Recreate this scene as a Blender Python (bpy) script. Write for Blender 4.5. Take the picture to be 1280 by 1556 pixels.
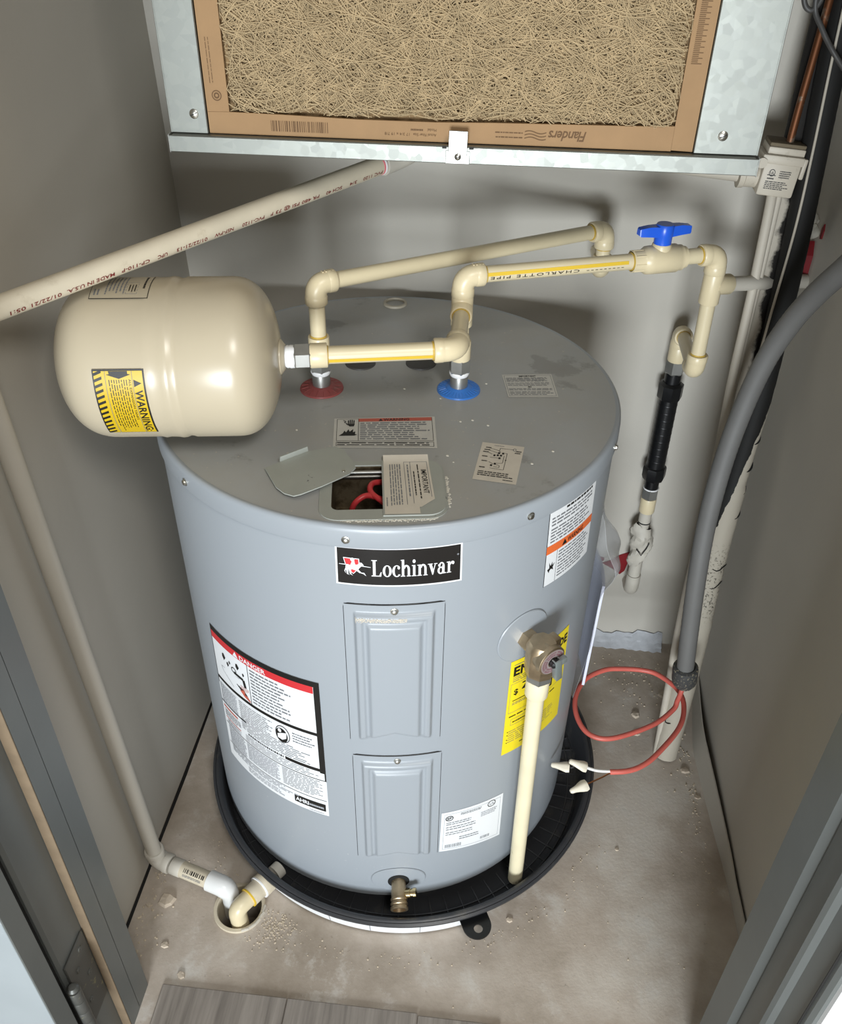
import bpy, bmesh, math, random
import numpy as np
from mathutils import Vector, Matrix

S = bpy.context.scene
COL = S.collection
for o in list(bpy.data.objects):
    bpy.data.objects.remove(o)
rnd = random.Random(7)
PI = math.pi
R = math.radians

# ------------------------------------------------------------------ camera
cam_d = bpy.data.cameras.new('camera')
cam = bpy.data.objects.new('camera', cam_d)
COL.objects.link(cam)
cam_d.sensor_fit = 'HORIZONTAL'
cam_d.sensor_width = 36.0
cam_d.lens = 36.0 * 1329.03 / 1280.0
cam_d.clip_start = 0.02
yaw, pitch, roll = 0.0935717, 0.6452540, 0.0159204
_f = Vector((-math.sin(yaw)*math.cos(pitch), math.cos(yaw)*math.cos(pitch), -math.sin(pitch)))
_r = Vector((math.cos(yaw), math.sin(yaw), 0))
_u = _r.cross(_f)
r2 = _r*math.cos(roll) + _u*math.sin(roll)
u2 = -_r*math.sin(roll) + _u*math.cos(roll)
m = Matrix((r2, u2, -_f)).transposed().to_4x4()
m.translation = Vector((0.141097, -1.025062, 1.327205))
cam.matrix_world = m
S.camera = cam

# ------------------------------------------------------------------ world, lights, exposure
S.view_settings.view_transform = 'Standard'
S.view_settings.look = 'None'
S.view_settings.gamma = 1.0
S.view_settings.use_curve_mapping = False
S.view_settings.exposure = 0.0
w = bpy.data.worlds.new('world'); S.world = w; w.use_nodes = True
bg = w.node_tree.nodes['Background']
bg.inputs[0].default_value = (1.0, 0.93, 0.82, 1)
bg.inputs[1].default_value = 0.28

def area(name, loc, target, sx, sy, power, col):
    d = bpy.data.lights.new(name, 'AREA'); d.shape = 'RECTANGLE'
    d.size = sx; d.size_y = sy; d.energy = power; d.color = col
    o = bpy.data.objects.new(name, d); COL.objects.link(o)
    o.location = loc
    o.rotation_euler = (Vector(target)-Vector(loc)).to_track_quat('-Z', 'Y').to_euler()
    return o
# low bright opening across the room, and the room's ceiling lamp outside the closet door
area('low_window_light', (0.05, -3.0, 0.72), (0.1, 0.0, 0.70), 0.80, 0.80, 92, (0.88, 0.95, 1.0))
area('room_ceiling_light', (0.70, -1.7, 2.32), (0.1, -0.2, 0.0), 0.5, 0.5, 20, (1.0, 0.98, 0.93))

# ------------------------------------------------------------------ materials
def lin(c):
    out = []
    for v in c[:3]:
        v /= 255.0
        out.append(v/12.92 if v <= 0.04045 else ((v+0.055)/1.055)**2.4)
    return (*out, 1.0)

class NT:
    def __init__(self, name):
        self.m = bpy.data.materials.new(name); self.m.use_nodes = True
        self.t = self.m.node_tree; self.n = self.t.nodes; self.l = self.t.links
        self.b = self.n['Principled BSDF']
        self.tc = None
    def new(self, typ, **kw):
        n = self.n.new(typ)
        for k, v in kw.items(): setattr(n, k, v)
        return n
    def link(self, a, b): self.l.new(a, b)
    def coord(self, world=False):
        if world:
            return self.new('ShaderNodeNewGeometry').outputs['Position']
        if not self.tc: self.tc = self.new('ShaderNodeTexCoord')
        return self.tc.outputs['Object']
    def noise(self, scale, detail=4, rough=0.55, world=False, vec=None):
        n = self.new('ShaderNodeTexNoise')
        n.inputs['Scale'].default_value = scale; n.inputs['Detail'].default_value = detail
        n.inputs['Roughness'].default_value = rough
        self.link(vec if vec else self.coord(world), n.inputs['Vector'])
        return n.outputs['Fac']
    def ramp(self, fac, stops, interp='LINEAR'):
        n = self.new('ShaderNodeValToRGB'); n.color_ramp.interpolation = interp
        e = n.color_ramp.elements
        while len(e) < len(stops): e.new(0.5)
        for k, (p, c) in enumerate(stops):
            e[k].position = p; e[k].color = c
        self.link(fac, n.inputs['Fac'])
        return n.outputs['Color']
    def mix(self, fac, a, b, blend='MIX'):
        n = self.new('ShaderNodeMix', data_type='RGBA', blend_type=blend)
        if isinstance(fac, (int, float)): n.inputs[0].default_value = fac
        else: self.link(fac, n.inputs[0])
        for s, v in ((6, a), (7, b)):
            if isinstance(v, tuple): n.inputs[s].default_value = v
            else: self.link(v, n.inputs[s])
        return n.outputs[2]
    def bump(self, h, strength, dist=0.002):
        n = self.new('ShaderNodeBump'); n.inputs['Strength'].default_value = strength
        n.inputs['Distance'].default_value = dist
        self.link(h, n.inputs['Height']); self.link(n.outputs['Normal'], self.b.inputs['Normal'])

BW = lambda v: (v, v, v, 1)
def mat(name, rgb, rough=0.5, metal=0.0, var=0.0, vscale=30, bump=0.0, bscale=200, spec=0.5, world=False, dirt=None):
    k = NT(name); b = k.b
    c = lin(rgb)
    b.inputs['Roughness'].default_value = rough
    b.inputs['Metallic'].default_value = metal
    b.inputs['Specular IOR Level'].default_value = spec
    col = c
    if var > 0:
        f = k.noise(vscale, 5, world=world)
        lo = tuple(x*(1-var) for x in c[:3])+(1,); hi = tuple(min(1, x*(1+var)) for x in c[:3])+(1,)
        col = k.ramp(f, [(0.3, lo), (0.7, hi)])
    if dirt:
        drgb, dscale, t0, t1 = dirt
        f = k.ramp(k.noise(dscale, 8, 0.7, world=world), [(t0, BW(0)), (t1, BW(1))])
        col = k.mix(f, col, lin(drgb))
    if isinstance(col, tuple): b.inputs['Base Color'].default_value = col
    else: k.link(col, b.inputs['Base Color'])
    if bump > 0: k.bump(k.noise(bscale, 3, world=world), bump, 0.001)
    return k.m

M = {}
M['wall'] = mat('wall_paint', (187, 182, 172), 0.75, var=0.03, vscale=5, bump=0.12, bscale=420, spec=0.25, world=True)
M['white_wall'] = mat('white_wall_paint', (232, 232, 232), 0.7)
M['ceiling'] = mat('ceiling_paint', (200, 196, 188), 0.85)
M['jamb'] = mat('charcoal_satin_paint', (100, 103, 101), 0.38, var=0.05, vscale=14, bump=0.04, bscale=120)
M['bare'] = mat('bare_wood_edge', (130, 112, 90), 0.6, var=0.15, vscale=30)
M['door'] = mat('door_grey_paint', (150, 158, 162), 0.4, var=0.05, vscale=9, dirt=((190, 195, 195), 14, 0.62, 0.72))
M['hinge'] = mat('painted_hinge', (90, 90, 86), 0.45, 0.3, dirt=((150, 145, 110), 60, 0.6, 0.68))
M['blackgap'] = mat('gap_black', (14, 14, 13), 0.8)  # plain black standing in for the shade inside gaps and openings
M['cpvc'] = mat('cream_pipe_plastic', (218, 204, 170), 0.32, var=0.03, vscale=20, dirt=((170, 148, 110), 26, 0.66, 0.9))
M['cpvc_fit'] = mat('cream_fitting_plastic', (220, 205, 170), 0.34, var=0.02, vscale=16)
M['cement'] = mat('yellow_pipe_cement', (196, 164, 72), 0.35)
M['stripe'] = mat('yellow_pipe_stripe', (222, 186, 60), 0.4)
M['drain_pvc'] = mat('yellowed_pipe_plastic', (232, 221, 188), 0.4, var=0.05, vscale=20, dirt=((165, 150, 110), 60, 0.66, 0.75))
M['pvc'] = mat('dusty_white_pvc', (203, 192, 170), 0.45, var=0.06, vscale=18, dirt=((160, 145, 120), 22, 0.58, 0.85))
M['pvc_painted'] = mat('painted_pvc', (192, 186, 174), 0.55, var=0.03, vscale=12)
M['pvc_white'] = mat('white_pvc', (222, 222, 220), 0.3)
M['tank'] = mat('almond_enamel', (190, 178, 154), 0.28, var=0.015, vscale=6)
M['steel'] = mat('plated_steel', (172, 172, 168), 0.38, 0.8, var=0.1, vscale=40)
M['screw'] = mat('screw_steel', (200, 198, 190), 0.3, 1.0)
M['tape'] = mat('white_thread_tape', (240, 240, 240), 0.6)
M['brass'] = mat('dull_brass', (196, 176, 146), 0.42, 1.0, var=0.15, vscale=60, bump=0.1, bscale=300)
M['brass_bright'] = mat('bright_brass', (215, 195, 150), 0.22, 1.0)
M['lever'] = mat('grey_lever_steel', (146, 154, 153), 0.42, 0.5)
M['redplas'] = mat('red_grommet_plastic', (160, 80, 78), 0.45, dirt=((130, 110, 105), 70, 0.55, 0.75))
M['blueplas'] = mat('blue_grommet_plastic', (62, 128, 215), 0.38, dirt=((100, 125, 160), 60, 0.6, 0.8))
M['bluehandle'] = mat('blue_handle_plastic', (38, 96, 220), 0.3)
M['blackplas'] = mat('black_plastic', (16, 17, 19), 0.35)
M['pan'] = mat('black_pan_plastic', (56, 57, 60), 0.36, var=0.1, vscale=16, dirt=((95, 92, 84), 18, 0.56, 0.85))
M['white'] = mat('label_white', (232, 234, 236), 0.5)
M['warmwhite'] = mat('label_paper', (214, 206, 192), 0.55, var=0.04, vscale=40)
M['dustpaper'] = mat('dusty_label_paper', (205, 203, 196), 0.5, var=0.04, vscale=40)
M['ink'] = mat('label_black', (22, 21, 20), 0.45)
M['greyink'] = mat('label_grey_print', (120, 122, 126), 0.5)
M['paleink'] = mat('label_pale_print', (165, 168, 174), 0.5)
M['red'] = mat('label_red', (205, 50, 55), 0.45)
M['dullred'] = mat('label_dull_red', (196, 96, 78), 0.5)
M['orange'] = mat('label_orange', (232, 112, 55), 0.45)
M['yellow'] = mat('label_yellow', (245, 222, 40), 0.45)
M['tankyellow'] = mat('tank_label_yellow', (205, 172, 26), 0.4)
M['badge'] = mat('badge_black', (30, 28, 27), 0.22)
M['silver'] = mat('badge_silver', (236, 236, 238), 0.3)
M['tankpaper'] = mat('tank_label_paper', (182, 171, 148), 0.45)
M['redink'] = mat('red_pipe_print', (120, 40, 38), 0.6)
M['cardprint'] = mat('cardboard_print', (98, 72, 46), 0.8)
M['card'] = mat('cardboard', (152, 121, 86), 0.8, var=0.05, vscale=30, bump=0.1, bscale=300)
M['fibre'] = mat('filter_fibre', (186, 165, 130), 0.6, var=0.14, vscale=60)
M['pad'] = mat('filter_pad', (140, 114, 80), 0.9, var=0.3, vscale=90, bump=0.6, bscale=220)
M['conduit'] = mat('grey_conduit_plastic', (104, 103, 101), 0.6, var=0.05, vscale=20, bump=0.15, bscale=260)
M['conn'] = mat('dirty_connector_plastic', (62, 62, 62), 0.6, dirt=((165, 155, 130), 260, 0.56, 0.64))
M['cable'] = mat('salmon_cable_jacket', (206, 100, 88), 0.42, var=0.08, vscale=26)
M['wirewhite'] = mat('white_wire_insulation', (238, 238, 236), 0.35)
M['wirered'] = mat('red_wire_insulation', (205, 62, 66), 0.35)
M['wireblack'] = mat('black_wire_insulation', (20, 20, 20), 0.4)
M['copper'] = mat('bare_copper', (176, 120, 82), 0.35, 1.0)
M['pipecopper'] = mat('copper_tube', (112, 70, 44), 0.5, 0.7, dirt=((140, 130, 115), 9, 0.55, 0.6), world=True)
M['nut'] = mat('wire_nut_plastic', (226, 218, 200), 0.4)
M['boxplas'] = mat('grey_box_plastic', (190, 181, 165), 0.5, dirt=((90, 80, 60), 22, 0.6, 0.85))
M['boxtop'] = mat('dusty_box_top', (110, 98, 78), 0.8)
M['foamblack'] = mat('black_foam', (15, 15, 13), 0.85)
M['bead'] = mat('painted_bead', (186, 178, 164), 0.6, dirt=((60, 52, 42), 30, 0.66, 0.8))
M['chip'] = mat('concrete_chip', (190, 176, 158), 0.9, var=0.12, vscale=90, bump=0.4, bscale=200)
M['mortar'] = mat('pale_mortar', (176, 178, 182), 0.9, var=0.15, vscale=40, bump=0.6, bscale=120)
M['sealant'] = mat('red_sealant', (120, 18, 26), 0.4)
M['bluewhite'] = mat('booklet_paper', (222, 224, 242), 0.6)
M['grime'] = mat('black_residue', (26, 24, 22), 0.7)
M['greycap'] = mat('cap_plastic', (70, 68, 66), 0.5)
M['capwhite'] = mat('cap_ring_plastic', (190, 182, 165), 0.5)
M['caulk'] = mat('white_caulk', (222, 218, 205), 0.5)
M['boxsteel'] = mat('dusty_box_steel', (120, 108, 88), 0.5, 0.6, dirt=((80, 68, 50), 40, 0.45, 0.6))
M['dirt'] = mat('floor_crumbs', (196, 182, 160), 0.95, var=0.2, vscale=50)

def make_galv():
    k = NT('galvanized_steel'); b = k.b
    v = k.new('ShaderNodeTexVoronoi'); v.inputs['Scale'].default_value = 120
    k.link(k.coord(True), v.inputs['Vector'])
    sep = k.new('ShaderNodeSeparateColor'); k.link(v.outputs['Color'], sep.inputs[0])
    col = k.ramp(sep.outputs[0], [(0, lin((136, 138, 133))), (1, lin((141, 143, 137)))])
    k.link(col, b.inputs['Base Color'])
    b.inputs['Metallic'].default_value = 0.85
    rr = k.ramp(sep.outputs[1], [(0, BW(0.42)), (1, BW(0.50))]); k.link(rr, b.inputs['Roughness'])
    k.bump(k.noise(160, 3, world=True), 0.04, 0.0006)
    return k.m
M['galv'] = make_galv()

def make_heater(top):
    k = NT('grey_heater_enamel_lid' if top else 'grey_heater_enamel'); b = k.b
    base = lin((168, 170, 170)) if top else lin((156, 162, 168))
    if top:
        # settled dust, dried water spots
        f1 = k.ramp(k.noise(6, 8, 0.7, world=True), [(0.38, BW(0)), (0.68, BW(0.55))])
        col = k.mix(f1, base, lin((166, 160, 148)))
        f2 = k.ramp(k.noise(11, 6, 0.6, world=True), [(0.63, BW(0)), (0.67, BW(0.45))])
        col = k.mix(f2, col, lin((120, 118, 114)))
        f3 = k.ramp(k.noise(170, 2, 0.5, world=True), [(0.72, BW(0)), (0.76, BW(0.8))])
        col = k.mix(f3, col, lin((196, 188, 174)))
        rg = k.ramp(k.noise(10, 5, world=True), [(0.3, BW(0.34)), (0.7, BW(0.50))])
        k.link(rg, b.inputs['Roughness'])
    else:
        f3 = k.ramp(k.noise(210, 2, 0.5, world=True), [(0.70, BW(0)), (0.78, BW(0.35))])
        sep = k.new('ShaderNodeSeparateXYZ'); k.link(k.coord(True), sep.inputs[0])
        zz = k.ramp(sep.outputs['Z'], [(0.12, BW(1)), (0.30, BW(0))])
        f4 = k.mix(1.0, f3, zz, 'MULTIPLY')
        col = k.mix(f4, base, lin((205, 205, 200)))
        b.inputs['Roughness'].default_value = 0.36
    k.link(col, b.inputs['Base Color'])
    k.bump(k.noise(500, 2, world=True), 0.03, 0.0005)
    return k.m
M['heater'] = make_heater(False)
M['lid'] = make_heater(True)
M['coverplate'] = mat('dusty_grey_plate', (164, 167, 160), 0.5, var=0.06, vscale=20, dirt=((92, 94, 94), 22, 0.62, 0.66))

def make_floor():
    k = NT('stained_concrete'); b = k.b
    n1 = k.noise(3.2, 8, 0.65, world=True)
    col = k.ramp(n1, [(0.32, lin((146, 133, 117))), (0.50, lin((186, 174, 161))), (0.64, lin((209, 201, 190)))])
    f = k.ramp(k.noise(13, 9, 0.75, world=True), [(0.54, BW(0)), (0.66, BW(0.75))])
    col = k.mix(f, col, lin((208, 203, 195)))
    f = k.ramp(k.noise(5.5, 5, 0.6, world=True), [(0.60, BW(0)), (0.75, BW(0.45))])
    col = k.mix(f, col, lin((138, 112, 82)))
    f = k.ramp(k.noise(70, 4, 0.7, world=True), [(0.66, BW(0)), (0.73, BW(0.5))])
    col = k.mix(f, col, lin((96, 86, 74)))
    # dust build-up toward the walls (dirtier concrete at the back)
    k.link(col, b.inputs['Base Color'])
    b.inputs['Roughness'].default_value = 0.6
    b.inputs['Specular IOR Level'].default_value = 0.35
    h = k.mix(0.5, k.noise(30, 8, 0.7, world=True), k.noise(160, 4, 0.6, world=True))
    k.bump(h, 0.35, 0.002)
    return k.m
M['floor'] = make_floor()

def make_plank():
    k = NT('grey_vinyl_plank'); b = k.b
    mp = k.new('ShaderNodeMapping'); mp.inputs['Scale'].default_value = (60, 3, 60)
    k.link(k.coord(True), mp.inputs['Vector'])
    n = k.noise(1.5, 6, 0.65, vec=mp.outputs['Vector'])
    oi = k.new('ShaderNodeObjectInfo')
    col = k.ramp(n, [(0.3, lin((112, 105, 98))), (0.55, lin((142, 134, 126))), (0.75, lin((160, 152, 143)))])
    tint = k.ramp(oi.outputs['Random'], [(0, BW(0.42)), (1, BW(0.56))])
    col = k.mix(0.6, col, tint, 'OVERLAY')
    k.link(col, b.inputs['Base Color']); b.inputs['Roughness'].default_value = 0.5
    return k.m
M['plank'] = make_plank()

def make_linefoam():
    # black foam tube with wall paint sprayed over its lower length, edge torn
    k = NT('foam_tube_oversprayed'); b = k.b
    sep = k.new('ShaderNodeSeparateXYZ'); k.link(k.coord(True), sep.inputs[0])
    n = k.noise(30, 5, 0.6, world=True)
    # paint line climbs on the side facing the right wall: z - 6.7*(x - 0.487 - 0.063 z) + noise
    a = k.new('ShaderNodeMath', operation='MULTIPLY_ADD'); a.inputs[1].default_value = -6.7; a.inputs[2].default_value = 6.7*0.487
    k.link(sep.outputs['X'], a.inputs[0])
    s = k.new('ShaderNodeMath', operation='MULTIPLY_ADD'); s.inputs[1].default_value = 1.0+6.7*0.063; k.link(sep.outputs['Z'], s.inputs[0]); k.link(a.outputs[0], s.inputs[2])
    nn = k.new('ShaderNodeMath', operation='MULTIPLY_ADD'); nn.inputs[1].default_value = 0.09; k.link(n, nn.inputs[0]); k.link(s.outputs[0], nn.inputs[2])
    st = k.new('ShaderNodeMath', operation='GREATER_THAN'); st.inputs[1].default_value = 0.622; k.link(nn.outputs[0], st.inputs[0])
    sp = k.ramp(k.noise(240, 3, 0.6, world=True), [(0.56, BW(0)), (0.60, BW(1))])
    zb = k.ramp(sep.outputs['Z'], [(0.30, BW(0)), (0.34, BW(0.8)), (0.42, BW(0.7)), (0.46, BW(0))])
    sp2 = k.mix(1.0, sp, zb, 'MULTIPLY')
    col = k.mix(sp2, lin((178, 170, 155)), lin((40, 36, 30)))
    col = k.mix(st.outputs[0], col, lin((17, 16, 14)))
    k.link(col, b.inputs['Base Color']); b.inputs['Roughness'].default_value = 0.75
    return k.m
M['linefoam'] = make_linefoam()

def make_clear():
    k = NT('clear_plastic_film'); b = k.b
    b.inputs['Base Color'].default_value = (0.9, 0.92, 0.95, 1)
    b.inputs['Roughness'].default_value = 0.25
    b.inputs['Alpha'].default_value = 0.32
    return k.m
M['film'] = make_clear()

# ------------------------------------------------------------------ mesh building
def frame_for(d):
    d = Vector(d).normalized()
    a = Vector((0, 0, 1)) if abs(d.z) < 0.95 else Vector((1, 0, 0))
    x = a.cross(d).normalized(); y = d.cross(x)
    return x, y, d

class MB:
    def __init__(self): self.v = []; self.f = []; self.m = []
    def raw(self, vs, fs, mi=0):
        o = len(self.v); self.v += [tuple(p) for p in vs]
        for f in fs: self.f.append([i+o for i in f]); self.m.append(mi)
        return self
    def tube(self, pts, r, seg=16, cap=True, mi=0):
        pts = [Vector(p) for p in pts]; n = len(pts)
        rs = r if isinstance(r, (list, tuple)) else [r]*n
        T = []
        for i in range(n):
            a = pts[max(i-1, 0)]; c = pts[min(i+1, n-1)]
            if i > 0 and (pts[i]-a).length < 1e-7: T.append(T[-1]); continue
            t = c-a
            T.append(t.normalized() if t.length > 1e-9 else T[-1])
        x, y, _ = frame_for(T[0])
        vs = []; fs = []
        for i in range(n):
            if i:
                q = T[i-1].rotation_difference(T[i]); x = q @ x; y = q @ y
            for k in range(seg):
                a = 2*PI*k/seg
                vs.append(pts[i] + (x*math.cos(a)+y*math.sin(a))*rs[i])
        for i in range(n-1):
            for k in range(seg):
                k2 = (k+1) % seg
                fs.append([i*seg+k, i*seg+k2, (i+1)*seg+k2, (i+1)*seg+k])
        if cap:
            fs.append([k for k in range(seg)][::-1]); fs.append([(n-1)*seg+k for k in range(seg)])
        return self.raw(vs, fs, mi)
    def lathe(self, prof, o=(0, 0, 0), d=(0, 0, 1), seg=48, mi=0, a0=0.0, a1=2*PI):
        # prof: list of (radius, height along d)
        o = Vector(o); x, y, z = frame_for(d)
        full = abs(a1-a0-2*PI) < 1e-6
        cols = seg if full else seg+1
        vs = []; fs = []; idx = []
        for (r_, h) in prof:
            row = []
            if r_ < 1e-7:
                vs.append(o+z*h); row = [len(vs)-1]*cols
            else:
                for k in range(cols):
                    a = a0+(a1-a0)*k/seg
                    vs.append(o+z*h+(x*math.cos(a)+y*math.sin(a))*r_); row.append(len(vs)-1)
            idx.append(row)
        for i in range(len(prof)-1):
            for k in range(seg):
                k2 = (k+1) % cols
                q = [idx[i][k], idx[i][k2], idx[i+1][k2], idx[i+1][k]]
                u = []
                for e in q:
                    if e not in u: u.append(e)
                if len(u) > 2: fs.append(u)
        return self.raw(vs, fs, mi)
    def box(self, c, s, rot=None, bevel=0.0, mi=0, seg=2):
        bm = bmesh.new(); bmesh.ops.create_cube(bm, size=1.0)
        bmesh.ops.scale(bm, vec=s, verts=bm.verts)
        if bevel > 0: bmesh.ops.bevel(bm, geom=bm.edges[:], offset=bevel, segments=seg, profile=0.5, affect='EDGES')
        mt = Matrix.Translation(Vector(c)) @ (rot.to_4x4() if rot else Matrix.Identity(4))
        bm.verts.ensure_lookup_table(); bm.verts.index_update()
        vs = [mt @ v.co for v in bm.verts]; fs = [[v.index for v in f.verts] for f in bm.faces]
        bm.free(); return self.raw(vs, fs, mi)
    def prism(self, pts, up, h, mi=0):
        # pts: planar 3-D outline; extruded by up*h
        pts = [Vector(p) for p in pts]; up = Vector(up).normalized()*h; n = len(pts)
        vs = pts+[p+up for p in pts]
        fs = [list(range(n))[::-1], list(range(n, 2*n))]+[[i, (i+1) % n, n+(i+1) % n, n+i] for i in range(n)]
        return self.raw(vs, fs, mi)
    def build(self, name, mats, parent=None, smooth=35, kind=None, label=None, **kw):
        if not isinstance(mats, (list, tuple)): mats = [mats]
        V = np.array([tuple(p) for p in self.v], dtype=float)
        c = (V.min(0)+V.max(0))/2
        me = bpy.data.meshes.new(name)
        me.from_pydata((V-c).tolist(), [], self.f); 
        for mm in mats: me.materials.append(M[mm] if isinstance(mm, str) else mm)
        if len(mats) > 1: me.polygons.foreach_set('material_index', self.m)
        me.validate(); me.update()
        if kw.get('fixn', True):
            bm = bmesh.new(); bm.from_mesh(me); bmesh.ops.recalc_face_normals(bm, faces=bm.faces); bm.to_mesh(me); bm.free()
        if smooth:
            me.shade_smooth(); me.set_sharp_from_angle(angle=R(smooth))
        o = bpy.data.objects.new(name, me); COL.objects.link(o)
        wl = Vector(c)
        if parent is not None:
            o.parent = parent; o.location = wl - WL[parent.name]
        else: o.location = wl
        WL[o.name] = wl
        if kind: o['kind'] = kind
        if label: o['label'] = label
        return o
WL = {}

def thing(name, label, cat, loc, group=None):
    o = bpy.data.objects.new(name, None); COL.objects.link(o)
    o.location = loc; o.empty_display_size = 0.05; WL[o.name] = Vector(loc)
    o['label'] = label; o['category'] = cat
    if group: o['group'] = group
    return o
def tag(o, label, cat, group=None):
    o['label'] = label; o['category'] = cat
    if group: o['group'] = group
    return o

def arc_path(A, C, B, b, n=8):
    # A -> corner C -> B with the corner rounded at distance b
    A, C, B = Vector(A), Vector(C), Vector(B)
    p = C+(A-C).normalized()*b; q = C+(B-C).normalized()*b
    out = [A]
    for i in range(n+1):
        t = i/n
        out.append(p*(1-t)**2+C*2*t*(1-t)+q*t*t)
    out.append(B); return out
def polyround(pts, b, n=6):
    pts = [Vector(p) for p in pts]; out = [pts[0]]
    for i in range(1, len(pts)-1):
        l = min(b, (pts[i-1]-pts[i]).length*0.49, (pts[i+1]-pts[i]).length*0.49)
        out += arc_path(pts[i-1], pts[i], pts[i+1], l, n)[1:-1]
    out.append(pts[-1]); return out
def catmull(pts, n=8, closed=False):
    P = [Vector(p) for p in pts]; out = []
    N = len(P)
    for i in range(N-1):
        p0 = P[max(i-1, 0)]; p1 = P[i]; p2 = P[i+1]; p3 = P[min(i+2, N-1)]
        for k in range(n):
            t = k/n
            out.append(0.5*((2*p1)+(p2-p0)*t+(2*p0-5*p1+4*p2-p3)*t*t+(3*p1-p0-3*p2+p3)*t**3))
    out.append(P[-1]); return out
def unit(a, b): return (Vector(b)-Vector(a)).normalized()

def elbow(name, C, dA, dB, L, r_, m_, parent, collar=0.05):
    C = Vector(C); dA = Vector(dA).normalized(); dB = Vector(dB).normalized()
    b = r_*1.15
    pts = arc_path(C+dA*L, C, C+dB*L, b, 8)
    p = [pts[0]]; rs = [r_*0.97]
    p.append(pts[0]-dA*0.0015); rs.append(r_*(1+collar))
    p.append(pts[0]-dA*0.010); rs.append(r_*(1+collar*0.8))
    p.append(pts[0]-dA*0.0115); rs.append(r_)
    for q in pts[1:-1]: p.append(q); rs.append(r_)
    p.append(pts[-1]-dB*0.0115); rs.append(r_)
    p.append(pts[-1]-dB*0.010); rs.append(r_*(1+collar*0.8))
    p.append(pts[-1]-dB*0.0015); rs.append(r_*(1+collar))
    p.append(pts[-1]); rs.append(r_*0.97)
    mb = MB().tube(p, rs, 24)
    return mb.build(name, m_, parent, 50)
def socket(name, A, B, r_, m_, parent, seg=24):
    A, B = Vector(A), Vector(B); d = (B-A).normalized(); e = 0.0012
    mb = MB().tube([A, A+d*e, B-d*e, B], [r_*0.96, r_, r_, r_*0.96], seg)
    return mb.build(name, m_, parent, 50)
def pipe(name, A, B, r_, m_, parent, seg=24):
    return MB().tube([A, B], r_, seg).build(name, m_, parent, 50)
def ring(name, P, d, r_, m_, parent):
    P = Vector(P); d = Vector(d).normalized()
    return MB().tube([P-d*0.0007, P+d*0.0016], r_, 24).build(name, m_, parent, 50)
def hexnut(name, A, B, r_, m_, parent, rot=0.0):
    A, B = Vector(A), Vector(B); d = (B-A).normalized(); x, y, _ = frame_for(d)
    x, y = x*math.cos(rot)+y*math.sin(rot), y*math.cos(rot)-x*math.sin(rot)
    h = (B-A).length; ch = min(0.002, h*0.2)
    mb = MB(); vs = []; fs = []
    for (t, k) in ((0, .93), (ch, 1), (h-ch, 1), (h, .93)):
        for i in range(6):
            a = PI/3*i
            vs.append(A+d*t+(x*math.cos(a)+y*math.sin(a))*r_*k)
    for j in range(3):
        for i in range(6):
            i2 = (i+1) % 6; fs.append([j*6+i, j*6+i2, (j+1)*6+i2, (j+1)*6+i])
    fs += [list(range(6))[::-1], list(range(18, 24))]
    return mb.raw(vs, fs).build(name, m_, parent, 20)

# ------------------------------------------------------------------ printed labels
_tc = {}
def text_mesh(body, bold=0.0, space=1.0, shear=0.0):
    key = (body, bold, space, shear)
    if key in _tc: return _tc[key]
    cu = bpy.data.curves.new('t', 'FONT'); cu.body = body; cu.size = 1.0
    cu.resolution_u = 2; cu.offset = bold; cu.space_character = space; cu.shear = shear
    ob = bpy.data.objects.new('t', cu); COL.objects.link(ob)
    me = bpy.data.meshes.new_from_object(ob)
    vs = [(v.co.x, v.co.y) for v in me.vertices]; fs = [list(p.vertices) for p in me.polygons]
    bpy.data.objects.remove(ob); bpy.data.meshes.remove(me); bpy.data.curves.remove(cu)
    if vs:
        x0 = min(v[0] for v in vs); x1 = max(v[0] for v in vs)
        vs = [(v[0]-x0, v[1]) for v in vs]; wd = x1-x0
    else: wd = 0
    _tc[key] = (vs, fs, wd); return _tc[key]

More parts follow.
